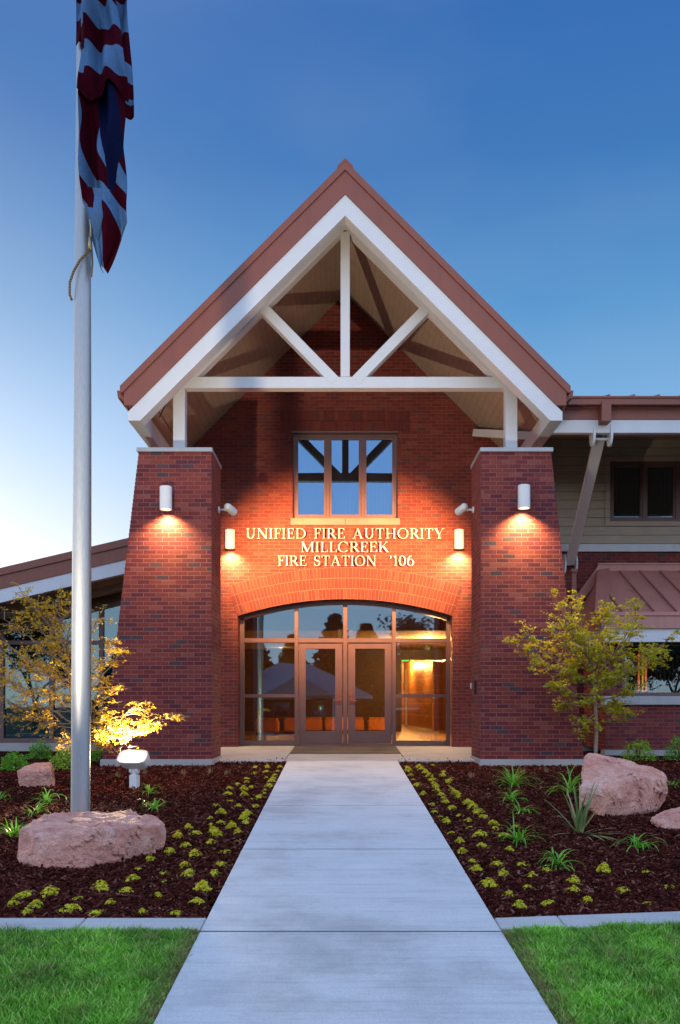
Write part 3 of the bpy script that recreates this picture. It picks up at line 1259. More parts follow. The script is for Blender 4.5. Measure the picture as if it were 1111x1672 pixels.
# battered brick columns
CY0, CY1 = 13.55, 14.55
for s, xi, xt, xb in ((-1, 2.175, 3.36, 3.955), (1, 2.205, 3.35, 3.885)):
    poly = [(xi, -.06)]
    z = -.06
    zt = 4.935
    nrow = int(round((zt - z) / .0697))
    hgt = (zt - z) / nrow
    for i in range(nrow):
        f_ = (i + .5) / nrow
        xo = xb + (xt - xb) * f_
        poly += [(xo, z + i * hgt), (xo, z + (i + 1) * hgt)]
    poly.append((xi, zt))
    poly = [(s * x, zz) for x, zz in poly]
    c = MB().prism(poly, CY0, CY1).build('column', MT['brick'], B)
    a, b = sorted((s * (xi - .015), s * (xt + .03)))
    MB().box(a, b, CY0 - .03, CY1 + .02, zt + .002, 5.005).build('column_cap', MT['cap_metal'], c, bevel=.006)
    a, b = sorted((s * (xi - .02), s * (xb + .03)))
    MB().box(a, b, CY0 - .025, CY1 + .02, -.4, -.062).build('column_footing', MT['footing'], c, bevel=.01)


# gable roof
def chev(zt, zb, xmax, zmin, y0, y1, name, mat, parent, ov=0.0):
    m_ = MB()
    for s in (-1, 1):
        pl = [(0, zt), (s * xmax, zt - xmax)]
        if zb - xmax < zmin:
            pl += [(s * xmax, zmin), (s * (zb - zmin), zmin)]
        else:
            pl += [(s * xmax, zb - xmax)]
        pl += [(0, zb)]
        m_.prism(pl, y0, y1)
    return m_.build(name, mat, parent)


RF = 13.3
roof = chev(9.47, 9.14, 3.52, 5.60, RF + .07, 26, 'gable_roof', MT['copper_roof'], B)
chev(9.495, 9.352, 3.59, 5.80, RF - .035, RF + .068, 'roof_edge', MT['copper'], roof)
chev(9.348, 8.978, 3.53, 5.605, RF - .012, RF + .066, 'fascia', MT['copper'], roof)
chev(8.974, 8.641, 3.47, 5.365, RF + .004, RF + .27, 'rake_board', MT['trim'], roof)
m_ = MB()
for s in (-1, 1):
    m_.prism([(0, 9.535), (s * .125, 9.41), (s * .125, 9.365), (0, 9.49)], RF - .04, 26)
m_.build('ridge_cap', MT['copper'], roof)
m_ = MB()
for s in (-1, 1):
    m_.prism([(0, 9.137), (s * 3.47, 9.137 - 3.47), (s * 3.47, 9.117 - 3.47), (0, 9.117)], RF + .272, WY)
m_.build('soffit', MT['soffit'], roof)
m_ = MB()
for s in (-1, 1):
    for k in range(1, 9):
        x_ = s * k * .42
        zz = 9.47 - abs(x_)
        m_.beam((x_, RF + .05, zz + .02), (x_, 26, zz + .02), .03, .05)
m_.build('standing_seams', MT['copper_roof'], roof)
for s in (-1, 1):
    a, b = sorted((s * 3.276, s * 3.468))
    MB().box(a, b, RF + .274, WY - .005, 5.366, 5.64).build('eave_board', MT['trim'], roof)
    g = MB()
    prof_ = [(3.535, 5.87), (3.665, 5.87), (3.65, 5.75), (3.60, 5.745), (3.50, 5.60), (3.50, 5.58), (3.535, 5.60)]
    g.prism([(s * x, z) for x, z in prof_], RF + .07, WY if s > 0 else 18)
    g.build('gutter', MT['copper'], roof)
# elbow of the downpipe behind the column nearest the pole
g = MB()
g.tube([(-3.42, 14.7, 5.55), (-3.42, 14.7, 5.2), (-3.25, 14.85, 5.0), (-3.2, 15.2, 4.9)], .05, 4)
g.build('downpipe', MT['copper'], roof)
# loose cable under the soffit, as left by an electrician
g = MB()
g.tube([(-3.1, 13.9, 5.62), (-3.02, 13.92, 5.80), (-2.95, 13.95, 5.95), (-2.9, 13.97, 6.1), (-2.96, 14.0, 6.2), (-3.03, 14.0, 6.1)], .012, 6)
g.tube([(-3.13, 13.9, 5.75), (-3.0, 14.2, 5.55), (-2.9, 14.5, 5.4)], .008, 6)
g.build('cable', MT['black'], roof)

# truss
TY0, TY1 = 13.93, 14.11
tr = chev(9.112, 8.785, 2.875, 5.9, TY0 + .004, TY1 - .004, 'truss', MT['trim'], B)
tr2 = MB().box(-2.685, 2.685, TY0 + .002, TY1 - .002, 6.124, 6.311).build('bottom_chord', MT['trim'], tr, bevel=.004)
MB().box(-.077, .077, TY0 - .004, TY1 + .004, 6.312, 8.74).build('king_post', MT['trim'], tr, bevel=.004)
for s in (-1, 1):
    a, b = Vector((s * -.17, 14.02, 6.245)), Vector((s * -1.42, 14.02, 7.52))
    MB().beam(a, b, .17, .185, up=(0, 1, 0)).build('diagonal_brace', MT['trim'], tr, bevel=.004)
    MB().box(s * 2.78 - .098, s * 2.78 + .098, TY0 - .006, TY1 + .006, 5.006, 6.115).build('post', MT['trim'], tr, bevel=.004)

# ---- low wing beyond the flagpole side: shed roof, glazed wall
LWY = 17.0


def lroof(x):                       # top of the metal edge at its front face
    return 3.91 + .2345 * (x + 4.07)


lw = None
m_ = MB()
m_.prism([(-11, lroof(-11) - .06), (-3.56, lroof(-3.56) - .06), (-3.56, lroof(-3.56) - .4), (-11, lroof(-11) - .4)], 15.58, 26)
lw = m_.build('shed_roof', MT['copper_roof'], B)


def band(name, d0, d1, y0, y1, mat):
    MB().prism([(-11, lroof(-11) - d0), (-3.56, lroof(-3.56) - d0), (-3.56, lroof(-3.56) - d1), (-11, lroof(-11) - d1)], y0, y1).build(name, mat, lw)


band('roof_edge', 0, .137, 15.46, 15.575, MT['copper'])
band('fascia', .141, .385, 15.49, 15.577, MT['copper'])
band('rake_board', .389, .637, 15.505, 15.66, MT['trim'])
band('soffit', .56, .60, 15.665, 17.3, MT['soffit_dark'])
band('inner_beam', .602, .74, 16.45, 16.65, MT['soffit_dark'])
# wall strip and glazing
m_ = MB()
m_.box(-11, -3.56, LWY, LWY + .25, -.35, .04)
m_.build('wing_plinth', MT['footing'], B)


def glz(x):
    return 2.84 + .25 * (x + 4.99)


m_ = MB()
m_.prism([(-11, glz(-11)), (-3.56, glz(-3.56)), (-3.56, lroof(-3.56) - .55), (-11, lroof(-11) - .55)], LWY, LWY + .2)
m_.build('wing_wall', MT['wood_dark'], B)
m_ = MB()
mull = [-9.07, -8.05, -7.03, -6.01, -4.99, -3.97]
for x in mull:
    m_.box(x - .045, x + .045, LWY + .02, LWY + .14, .045, glz(x))
for a, b in zip(mull[:-1], mull[1:]):
    m_.box(a + .045, b - .045, LWY + .022, LWY + .14, .045, .13)
    m_.box(a + .045, b - .045, LWY + .022, LWY + .14, 2.05, 2.13)
    if a > -5.5:
        m_.box(a + .045, b - .045, LWY + .022, LWY + .14, .95, 1.03)
    m_.prism([(a + .045, glz(a + .045) - .08), (b - .045, glz(b - .045) - .08), (b - .045, glz(b - .045)), (a + .045, glz(a + .045))], LWY + .022, LWY + .14)
gw = m_.build('window_wall', MT['bronze'], B)
for a, b in zip(mull[:-1], mull[1:]):
    MB().box(a + .04, b - .04, LWY + .07, LWY + .076, .125, 2.055).build('pane', MT['glass_wing'], gw)
    MB().prism([(a + .04, 2.125), (b - .04, 2.125), (b - .04, glz(b) - .07), (a + .04, glz(a) - .07)], LWY + .07, LWY + .076).build('pane', MT['glass_wing'], gw)
bm_ = MB()
xx = -9.0
while xx < -4.0:
    an = .45 + random.uniform(-.08, .08)
    dx_, dy_ = .044 * math.cos(an), .044 * math.sin(an)
    bm_.add([(xx - dx_, 17.24 - dy_, .15), (xx + dx_, 17.24 + dy_, .15), (xx + dx_, 17.24 + dy_, 2.03), (xx - dx_, 17.24 - dy_, 2.03)], [(0, 1, 2, 3)])
    xx += .078
bm_.build('blind_slats', MT['blinds'], gw)
m_ = MB()
m_.box(-10.5, -3.6, 20, 20.1, -.1, 3.5)
m_.box(-10.6, -10.5, 17.2, 20.1, -.1, 3.5)
m_.box(-10.5, -3.6, 17.25, 20, -.1, 0)
m_.build('wing_room', MT['dark'], B)

# ---- two-storey wing on the bay-window side
RWY = 17.0
m_ = MB()
m_.box(3.555, 10, RWY, RWY + .3, -.3, 3.93)
m_.build('lower_wing_wall', MT['brick'], B)
MB().box(3.555, 10, RWY - .03, RWY + .3, -.35, -.02).build('wing_plinth', MT['footing'], B)
m_ = MB()
m_.box(3.95, 10, RWY - .07, RWY + .1, 3.934, 4.085)
m_.build('ledge_flashing', MT['cap_metal'], B, bevel=.004)
X0w, X1w, Z0w, Z1w = 5.40, 8.2, 4.56, 5.80
m_ = MB()
m_.box(3.555, X0w, RWY, RWY + .25, 4.032, 6.6)
m_.box(X0w, X1w, RWY, RWY + .25, 4.032, Z0w)
m_.box(X0w, X1w, RWY, RWY + .25, Z1w, 6.6)
m_.box(X1w, 10, RWY, RWY + .25, 4.032, 6.6)
m_.build('siding_wall', MT['siding'], B)
m_ = MB()
ft = .10
m_.box(X0w - ft, X1w + ft, RWY - .02, RWY + .03, Z0w - ft, Z0w - .001)
m_.box(X0w - ft, X1w + ft, RWY - .02, RWY + .03, Z1w + .001, Z1w + ft)
m_.box(X0w - ft, X0w - .001, RWY - .02, RWY + .03, Z0w, Z1w)
m_.box(X1w + .001, X1w + ft, RWY - .02, RWY + .03, Z0w, Z1w)
m_.build('window_trim', MT['siding'], B)
grid_window('window', B, X0w, X1w, Z0w, Z1w, RWY + .05, [X0w + .72, X0w + 1.40, X0w + 2.1], [], fw=.06, sash=.045, glass='glass_dark', bmat='blinds_dark')
m_ = MB()
m_.box(3.7, 9.9, 20, 20.1, 3.9, 6.6)
m_.box(3.7, 9.9, 17.26, 20, 3.85, 3.95)
m_.build('upper_wing_room', MT['dark'], B)
# eave
EY = 13.95
EK = lambda z: EYE + (z - EYE) * 13.95 / 14.78
m_ = MB()
sl = .27
m_.prismx([(EY + .05, EK(6.27)), (26, EK(6.27) + sl * (26 - EY)), (26, 6.1 + sl * (26 - EY)), (EY + .05, EK(6.08))], 3.4, 10)
er = m_.build('wing_roof', MT['copper_roof'], B)
m_ = MB()
x = 4.43
while x < 9.8:
    m_.beam((x, EY + .02, EK(6.30)), (x, 24, EK(6.30) + sl * (24 - EY)), .025, .07)
    x += .42
m_.build('standing_seams', MT['copper_roof'], er)
m_ = MB()
m_.box(3.54, 10, EY - .16, EY - .02, EK(6.09), EK(6.225))
m_.box(3.54, 10, EY - .18, EY - .16, EK(6.20), EK(6.235))
m_.build('gutter', MT['copper'], er, bevel=.004)
MB().box(3.50, 10, EY + .0, EY + .05, EK(5.885), EK(6.07)).build('fascia', MT['copper'], er)
MB().box(3.48, 10, EY + .012, EY + .12, EK(5.655), EK(5.881)).build('eave_board', MT['trim'], er)
m_ = MB()
m_.prismx([(EY + .125, EK(5.74)), (RWY, EK(5.74) + sl * (RWY - EY)), (RWY, EK(5.70) + sl * (RWY - EY)), (EY + .125, EK(5.70))], 3.48, 10)
m_.build('soffit', MT['soffit_dark'], er)
# valley trim board under the gable soffit
m_ = MB()
m_.beam((2.60, 16.7, 6.27), (3.40, 15.0, 5.66), .10, .14)
m_.build('valley_board', MT['trim'], er)
# strut with its knuckle plates
SXc = 4.575
m_ = MB()
SXt = 4.32
a, b = Vector((SXt, 14.12, EK(5.60))), Vector((SXc, 16.93, 3.66))
d_ = (b - a).normalized()
up_ = Vector((1, 0, 0)).cross(d_).normalized()
m_.beam(a, b, .17, .03)
for s in (-1, 1):
    sd = Vector((s * .075, 0, 0))
    m_.beam(a + sd + up_ * .06, b + sd + up_ * .06, .02, .12)
st_ = m_.build('strut', MT['trim'], B, bevel=.003)
m_ = MB()
for s in (-1, 1):
    n_ = 20
    cc = Vector((SXt + s * .145, 14.06, EK(5.67)))
    pr = [(cc.y + .13 * math.cos(t), cc.z + .22 * math.sin(t)) for t in np.linspace(0, 2 * math.pi, n_, endpoint=False)]
    m_.prismx(pr, cc.x - .02, cc.x + .02)
m_.tube([(SXt - .16, 14.09, EK(5.58)), (SXt + .16, 14.09, EK(5.58))], .025, 10)
m_.build('top_knuckle', MT['trim'], st_)
m_ = MB()
for s in (-1, 1):
    pr = [(16.95 + .12 * math.cos(t), 3.68 + .2 * math.sin(t)) for t in np.linspace(0, 2 * math.pi, n_, endpoint=False)]
    m_.prismx(pr, SXc + s * .115 - .015, SXc + s * .115 + .015)
m_.tube([(SXc - .14, 16.92, 3.72), (SXc + .14, 16.92, 3.72)], .025, 10)
m_.build('foot_knuckle', MT['trim'], st_)
MB().box(SXt - .08, SXt + .08, EY - .185, EY + .1, EK(5.79), EK(6.14)).build('scupper', MT['copper'], er, bevel=.004)
# conductor head and downpipe beside the column
m_ = MB()
m_.box(4.17, 4.29, 15.35, 15.5, 3.27, 3.33)
m_.box(4.19, 4.27, 15.38, 15.47, 2.2, 3.27)
m_.build('downpipe', MT['copper'], B)

# ---- bay window with hipped standing-seam roof
BX0, BY0, BEZ = 4.64, 15.06, 2.49          # eave corner
RX, RZ = 5.26, 3.56                         # ridge end at the wall
BXR = 10.0
m_ = MB()
A_, Bq, C_, D_, E_ = (BX0, RWY, BEZ), (BX0, BY0, BEZ), (BXR, BY0, BEZ), (BXR, RWY, RZ), (RX, RWY, RZ)
m_.add([A_, Bq, C_, D_, E_], [(1, 2, 3, 4), (0, 1, 4)])
MT['bay_metal_lightened'] = paint('lightened_bay_roof_metal', (.50, .215, .175), .42, .15, 0, .0006, 3, .3, (.26, .10, .085))  # lighter copy of the roof metal, offsetting the eave's shade by colour
bay = m_.build('bay_roof', MT['bay_metal_lightened'], B)
m_ = MB()
x = RX + .32
sl2 = (RZ - BEZ) / (RWY - BY0)
while x < 9.8:
    m_.beam((x, BY0 - .01, BEZ + .022), (x, RWY - .06, RZ - .03), .022, .05)
    x += .41
for x in (BX0 + .36,):
    f_ = (x - BX0) / (RX - BX0)
    m_.beam((x, BY0 - .01, BEZ + .022), (x, BY0 + (RWY - BY0) * f_, BEZ + (RZ - BEZ) * f_), .022, .05)
m_.build('standing_seams', MT['copper_roof'], bay)
m_ = MB()
m_.beam((BX0, BY0, BEZ + .022), (RX, RWY - .02, RZ + .022), .24, .03)
m_.build('hip_cap', MT['bay_metal_lightened'], bay)
m_ = MB()
m_.box(RX - .12, BXR, RWY - .05, RWY - .002, RZ - .02, RZ + .14)
m_.box(RX - .12, BXR, RWY - .075, RWY - .052, RZ + .11, RZ + .14)
m_.beam((RX - .02, RWY - .03, RZ + .06), (BX0 - .16, RWY - .03, BEZ + .10), .05, .17)
m_.build('wall_flashing', MT['bay_metal_lightened'], bay)
m_ = MB()
m_.box(BX0 - .02, BXR, BY0 - .04, BY0 + .04, BEZ - .29, BEZ - .01)
m_.box(BX0 - .035, BXR, BY0 - .065, BY0 - .041, BEZ - .06, BEZ + .005)
m_.box(BX0 - .021, BX0 + .04, BY0 + .042, RWY, BEZ - .29, BEZ - .01)
m_.build('fascia', MT['bay_metal_lightened'], bay)
m_ = MB()
m_.box(BX0 + .02, BXR, BY0 + .005, BY0 + .12, BEZ - .53, BEZ - .294)
m_.box(BX0 + .02, BX0 + .1, BY0 + .122, RWY, BEZ - .53, BEZ - .294)
m_.build('eave_board', MT['trim'], bay)
m_ = MB()
m_.box(BX0 + .1, BXR, BY0 + .121, RWY, BEZ - .50, BEZ - .46)
m_.build('soffit', MT['soffit_dark'], bay)
BW = 15.55
BWX = 4.86
m_ = MB()
m_.box(BWX, BXR, BW, BW + .2, -.02, .82)
m_.box(BWX, BWX + .3, BW, BW + .2, .99, 1.99)
m_.box(BWX, BWX + .2, BW + .2, RWY, -.02, 1.99)
m_.build('bay_wall', MT['brick'], B)
MB().box(BWX - .03, BXR, BW - .03, BW + .2, -.35, -.022).build('bay_plinth', MT['footing'], B, bevel=.008)
MB().box(BWX - .05, BXR, BW - .07, BW + .15, .822, .985).build('bay_sill', MT['cap_metal'], B, bevel=.006)
grid_window('window', B, BWX + .32, BXR - .2, .99, 1.985, BW + .05, [BWX + 1.55, BWX + 2.8], [], fw=.06, sash=0.0, blind_gap=.05, glass='glass_dark', bmat='blinds_dark')
m_ = MB()
m_.box(BWX + .22, 9.9, 16.9, 16.98, 0, 2.0)
m_.build('bay_room', MT['dark'], B)
t = thing('light_bars', 'glowing amber light bars just inside the bay window', 'lamp', (5.60, 15.678, 1.22))
MB().box(-.14, .14, -.015, .015, -.2, -.15).build('base', MT['black'], t)
for k_, (x_, h_) in enumerate(((-.075, .66), (.0, .74), (.06, .60))):
    MB().box(x_ - .014, x_ + .014, -.010, .010, -.149, h_ - .1).build('bar', emit_mat('amber_bar', (1.0, [.25, .55, .2][k_], .03), 1.6), t)

# =================================================================== fixtures on the building
WARM = (1.0, .64, .27)


def spot(name, parent, loc, direction, watts, size, blend, rad=.04, color=WARM):
    ld = bpy.data.lights.new(name, 'SPOT')
    ld.energy = watts
    ld.color = color
    ld.spot_size = R(size)
    ld.spot_blend = blend
    ld.shadow_soft_size = rad
    lo = bpy.data.objects.new(name, ld)
    COL.objects.link(lo)
    lo.parent = parent
    lo.location = loc
    lo.rotation_euler = Vector(direction).to_track_quat('-Z', 'Y').to_euler()
    return lo


def sconce(label, x, y, z, watts):
    t = thing('wall_sconce', label, 'wall lamp', (x, y, z), group='cylinder downlight sconces on the brick')
    r, h = .098, .37
    m_ = MB()
    n_ = 28
    prof_ = [(r - .012, -h / 2 + .03), (r - .012, -h / 2), (r, -h / 2), (r, h / 2 - .008), (r - .008, h / 2), (0.0005, h / 2)]
    vs = [(q * math.cos(2 * math.pi * k / n_), -.16 + q * math.sin(2 * math.pi * k / n_), zz) for q, zz in prof_ for k in range(n_)]
    fs = [(i * n_ + k, i * n_ + (k + 1) % n_, (i + 1) * n_ + (k + 1) % n_, (i + 1) * n_ + k) for i in range(len(prof_) - 1) for k in range(n_)]
    m_.add(vs, fs)
    m_.build('body', MT['fixture'], t, smooth=True, auto=.7)
    m_ = MB()
    m_.box(-.05, .05, -.085, -.0, -.06, .06)
    m_.box(-.065, .065, -.016, -.001, -.09, .09)
    m_.build('bracket', MT['fixture'], t, bevel=.004)
    m_ = MB()
    m_.tube([(0, -.16, -h / 2 + .032), (0, -.16, -h / 2 + .026)], r - .013, n_)
    m_.build('lens', MT['lens_warm'], t)
    spot('sconce_lamp', t, (0, -.15, -h / 2 + .02), (0, .10, -1), watts, 130, .8, .045)
    return t


SC = 470
sconce('white cylinder sconce lit on the front of the column nearest the flagpole', (274.5 - VX) / 100.4, CY0, 4.147, SC)
sconce('white cylinder sconce lit on the front of the column behind the young green tree', (852.5 - VX) / 100.4, CY0, 4.167, SC)
sconce('lit cylinder sconce on the rear wall, before the word UNIFIED', (377.5 - VX) / 81, WY, 4.13, SC)
sconce('lit cylinder sconce on the rear wall, after the word AUTHORITY', (748.5 - VX) / 81, WY, 4.13, SC)

for s, lab in ((-1, 'white bullet spotlight on the inner face of the column nearest the flagpole'), (1, 'white bullet spotlight on the inner face of the column by the door intercom')):
    xi = 2.175 if s < 0 else 2.205
    t = thing('bullet_spotlight', lab, 'spotlight', (s * xi, 14.3, 4.17), group='bullet spotlights aimed at the lettering')
    aim = (Vector((s * .95, WY, 3.62)) - Vector((s * (xi - .2), 14.25, 4.2))).normalized()
    m_ = MB()
    m_.tube([(0, 0, 0), (-s * .02, 0, 0)], [.06, .055], 18)
    m_.build('canopy', MT['fixture'], t, smooth=True, auto=.6)
    m_ = MB()
    m_.tube([(-s * .02, 0, 0), (-s * .11, 0, .005)], .018, 10)
    m_.tube([(-s * .10, 0, .004), (-s * .13, -.01, .01)], .03, 12)
    m_.build('arm', MT['fixture'], t, smooth=True, auto=.6)
    c0 = Vector((-s * .19, -.02, .02))
    m_ = MB()
    hd = Vector((aim.x * 1.0, aim.y * .55, aim.z * 1.15)).normalized()
    hd = aim
    q0, q1 = c0 - hd * .12, c0 + hd * .15
    m_.tube([q0, q0 + hd * .02, q0 + hd * .05, q1 - hd * .01, q1, q1 - hd * .001, q1 - hd * .03], [.02, .05, .066, .072, .072, .062, .060], 22, cap=True)
    m_.build('head', MT['fixture'], t, smooth=True, auto=.7)
    spot('bullet_lamp', t, q1 + hd * .02, aim, 2300, 88, 1.0, .04, (1.0, .50, .17))

# card reader and bell box by the door
t = thing('card_reader', 'black card reader on the inner face of the column by the lit sidelight', 'card reader', (2.203, 14.05, 1.12))
MB().box(-.032, 0, -.05, .05, -.11, .11).build('housing', MT['black'], t, bevel=.006)
MB().box(-.036, -.0325, -.025, .025, .02, .08).build('display', MT['bronze'], t)
t = thing('doorbell_box', 'small pale grey bell box on the rear brick wall beside the card reader', 'bell box', (2.56, WY, 1.20))
MB().box(-.04, .04, -.045, 0, -.06, .06).build('housing', MT['fixture'], t, bevel=.006)
MB().tube([(0, -.045, -.01), (0, -.052, -.01)], .015, 12).build('button', MT['black'], t)

# floor mat
m_ = MB()
m_.hexa([(-1.02, 15.25, porch_z(15.25) + .001), (1.02, 15.25, porch_z(15.25) + .001), (1.02, 16.95, porch_z(16.95) + .001), (-1.02, 16.95, porch_z(16.95) + .001)],
        [(-1.01, 15.26, porch_z(15.25) + .014), (1.01, 15.26, porch_z(15.25) + .014), (1.01, 16.94, porch_z(16.95) + .014), (-1.01, 16.94, porch_z(16.95) + .014)])
tag(m_.build('entrance_mat', planks('ribbed_mat', (.16, .115, .085), 1, .05, .9, .006, .5)), 'wide brown ribbed mat on the porch before the double doors', 'mat')

# =================================================================== raised lettering
TK, TN, SF = .095, .042, .036


def rect(x0, x1, y0, y1):
    return [(x0, y0), (x1, y0), (x1, y1), (x0, y1)]


def ser(x, y, w=.13):
    return rect(x - w, x + w, 0, SF) if y == 0 else rect(x - w, x + w, 1 - SF, 1)


def stem(x, w=TK, y0=0, y1=1):
    return rect(x - w / 2, x + w / 2, y0, y1)


def diag(x0, y0, x1, y1, w):
    return [(x0 - w / 2, y0), (x0 + w / 2, y0), (x1 + w / 2, y1), (x1 - w / 2, y1)]


def arc(cx, cy, rx, ry, a0, a1, tk=TK, tn=TN, n=18):
    ts = np.linspace(R(a0), R(a1), n)
    o = [(cx + rx * math.cos(t), cy + ry * math.sin(t)) for t in ts]
    i = [(cx + (rx - tk) * math.cos(t), cy + (ry - tn) * math.sin(t)) for t in ts[::-1]]
    quads = []
    m_ = len(o)
    for k in range(m_ - 1):
        quads.append([o[k], o[k + 1], i[m_ - 2 - k], i[m_ - 1 - k]])
    return quads


def glyph(c):
    """(width, polygons) on a cap height of 1"""
    if c == 'I':
        return .34, [stem(.17), ser(.17, 0), ser(.17, 1)]
    if c == 'U':
        return .84, [stem(.2, TK, .34), stem(.66, TN, .34), ser(.2, 1), ser(.66, 1, .11)] + arc(.41, .35, .2775, .37, 180, 360, .12, TN)
    if c == 'N':
        return .90, [stem(.17, TN), stem(.73, TN), diag(.73, 0, .17, 1, .12), ser(.17, 0, .11), ser(.17, 1, .11), ser(.73, 1, .11)]
    if c == 'F':
        return .62, [stem(.2), ser(.2, 0), ser(.15, 1, .1), rect(.1, .58, 1 - TN, 1), rect(.2, .48, .5, .5 + TN), rect(.53, .58, .8, 1), rect(.44, .48, .43, .63)]
    if c == 'E':
        return .66, [stem(.2), rect(.1, .58, 1 - TN, 1), rect(.2, .48, .5, .5 + TN), rect(.1, .62, 0, TN), rect(.53, .58, .8, 1), rect(.57, .62, 0, .22), rect(.44, .48, .42, .64)]
    if c == 'D':
        return .86, [stem(.2), ser(.17, 0, .1), ser(.17, 1, .1), rect(.2, .42, 1 - TN, 1), rect(.2, .42, 0, TN)] + arc(.40, .5, .40, .5, -90, 90)
    if c == 'R':
        return .78, [stem(.2), ser(.2, 0), ser(.15, 1, .1), rect(.2, .38, 1 - TN, 1), rect(.2, .40, .47, .47 + TN), diag(.70, 0, .40, .5, .14), ser(.70, 0, .09)] + arc(.36, .735, .265, .265, -90, 90, .12)
    if c == 'A':
        return .86, [diag(.14, 0, .43, 1, TN), diag(.70, 0, .41, 1, .12), rect(.25, .6, .3, .3 + TN), ser(.13, 0, .11), ser(.70, 0, .14)]
    if c == 'T':
        return .74, [stem(.37), ser(.37, 0), rect(.06, .68, 1 - TN, 1), rect(.06, .10, .78, 1), rect(.64, .68, .78, 1)]
    if c == 'H':
        return .90, [stem(.2), stem(.70), rect(.2, .7, .48, .48 + TN), ser(.2, 0, .12), ser(.2, 1, .12), ser(.7, 0, .12), ser(.7, 1, .12)]
    if c == 'O':
        return .90, arc(.45, .5, .40, .52, 0, 360, TK, TN, 30)
    if c == 'Y':
        return .80, [stem(.4, TK, 0, .45), diag(.36, .42, .13, 1, .14), diag(.42, .42, .67, 1, TN), ser(.4, 0), ser(.14, 1, .12), ser(.67, 1, .1)]
    if c == 'M':
        return 1.06, [stem(.15, TN), stem(.87, TK), diag(.5, .05, .16, 1, .14), diag(.5, .05, .85, 1, TN), ser(.15, 0, .1), ser(.87, 0, .12), ser(.12, 1, .08), ser(.9, 1, .1)]
    if c == 'L':
        return .64, [stem(.2), ser(.2, 1), rect(.1, .60, 0, TN), rect(.555, .60, 0, .24)]
    if c == 'C':
        return .84, arc(.46, .5, .40, .52, 42, 318) + [rect(.72, .765, .68, .93)]
    if c == 'K':
        return .86, [stem(.2), ser(.2, 0, .12), ser(.2, 1, .12), diag(.25, .42, .66, 1, TN), diag(.72, 0, .40, .58, .15), ser(.72, 0, .11), ser(.66, 1, .09)]
    if c == 'S':
        return .64, arc(.32, .745, .235, .265, 30, 250, .1, TN) + arc(.32, .27, .25, .285, -150, 70, .1, TN) + [diag(.42, .42, .2, .6, .14), rect(.5, .54, .72, .95), rect(.08, .12, .05, .3)]
    if c == "'":
        return .26, [diag(.1, .72, .13, 1, .09)]
    if c == '1':
        return .46, [stem(.25), ser(.25, 0), diag(.1, .82, .22, .98, .08)]
    if c == '0':
        return .66, arc(.33, .5, .28, .51, 0, 360, .115, TN, 26)
    if c == '6':
        return .66, arc(.33, .33, .28, .34, 0, 360, .11, TN, 24) + arc(.47, .40, .42, .62, 100, 185, .11, TN, 12)
    return .5, []


LT = thing('raised_lettering', 'raised pale metal letters UNIFIED FIRE AUTHORITY MILLCREEK FIRE STATION 106 over the arch', 'lettering', (0, WY, 3.6), world_parts=True)
let_m = paint('letter_metal', (.44, .44, .48), .4, .08, .0, .0003)
for text, px0, px1, base_px in (('UNIFIED FIRE AUTHORITY', 401, 726, 880), ('MILLCREEK', 491, 636, 902), ("FIRE STATION  '106", 453, 677, 924.5)):
    x0, x1 = (px0 - VX) / 81, (px1 - VX) / 81
    zb = EYE + (VY - base_px) / 81
    H = .205
    tot = sum(glyph(c)[0] for c in text)
    sx_ = (x1 - x0) / tot
    m_ = MB()
    cx = x0
    for c in text:
        w_, polys = glyph(c)
        for k, pl in enumerate(polys):
            m_.prism([(cx + p[0] * sx_, zb + p[1] * H) for p in pl], WY - .062 - k * .0003, WY - .038)
        cx += w_ * sx_
    pins = MB()
    m_.build('text_line', let_m, LT)

# =================================================================== flagpole, halyard, flag
FP = Vector((-2.64, 8.30, bed_z(8.30) - .03))
t = thing('flagpole', 'tall tapered silver flagpole rising behind the long pink slab boulder', 'flagpole', FP)
m_ = MB()
hs = [0, 1, 2, 3, 3.02, 4.2, 5.4, 6.6, 8, 10.5]
m_.tube([(h * .0042, 0, h) for h in hs], [.0925, .0915, .090, .0885, .0875, .0835, .079, .074, .067, .055], 40)
m_.build('shaft', MT['pole_metal'], t, smooth=True, auto=.8)
m_ = MB()
m_.tube([(0, 0, .02), (0, 0, .05), (0, 0, .09)], [.17, .16, .10], 32)
m_.build('flash_collar', MT['pole_metal'], t, smooth=True, auto=.6)
m_ = MB()
m_.tube([(.044, 0, 10.5), (.044, 0, 10.56)], .05, 20)
for k in range(7):
    pass
m_.tube([(.044, 0, 10.58 + .09 * (1 - math.cos(a_))) for a_ in np.linspace(0.05, math.pi - .05, 10)], [.09 * math.sin(a_) for a_ in np.linspace(0.05, math.pi - .05, 10)], 20)
m_.build('finial', MT['pole_metal'], t, smooth=True)
m_ = MB()
m_.tube([(.09, .05, 1.2), (.09, .05, 4), (.085, .05, 5.6), (.08, .05, 8), (.075, .05, 10.4)], .006, 6)
lp = []
for k in range(41):
    a_ = math.pi * k / 40
    lp.append((.02 - .105 * math.cos(a_) * (1 if k < 20 else 1), -.11 - .02 * math.sin(a_), 5.86 - .0 - .32 * (1 - abs(math.cos(a_ * .5 + math.pi / 2))) * (1 if k < 99 else 1)))
pts_l = [(.13, -.09, 5.80), (.10, -.11, 5.74), (.03, -.115, 5.66), (-.03, -.11, 5.56), (-.075, -.09, 5.46), (-.09, -.05, 5.36), (-.085, -.0, 5.33)]
m_.tube(pts_l, .012, 8)
m_.tube([(.135, -.08, 5.84), (.145, -.08, 5.66), (.135, -.08, 5.52)], .010, 8)
rope_m = M('yellow_rope')
pr_ = rope_m.objc()
wv = rope_m.n('ShaderNodeTexWave')
wv.bands_direction = 'Z'
rope_m.l(pr_, wv.inputs['Vector'])
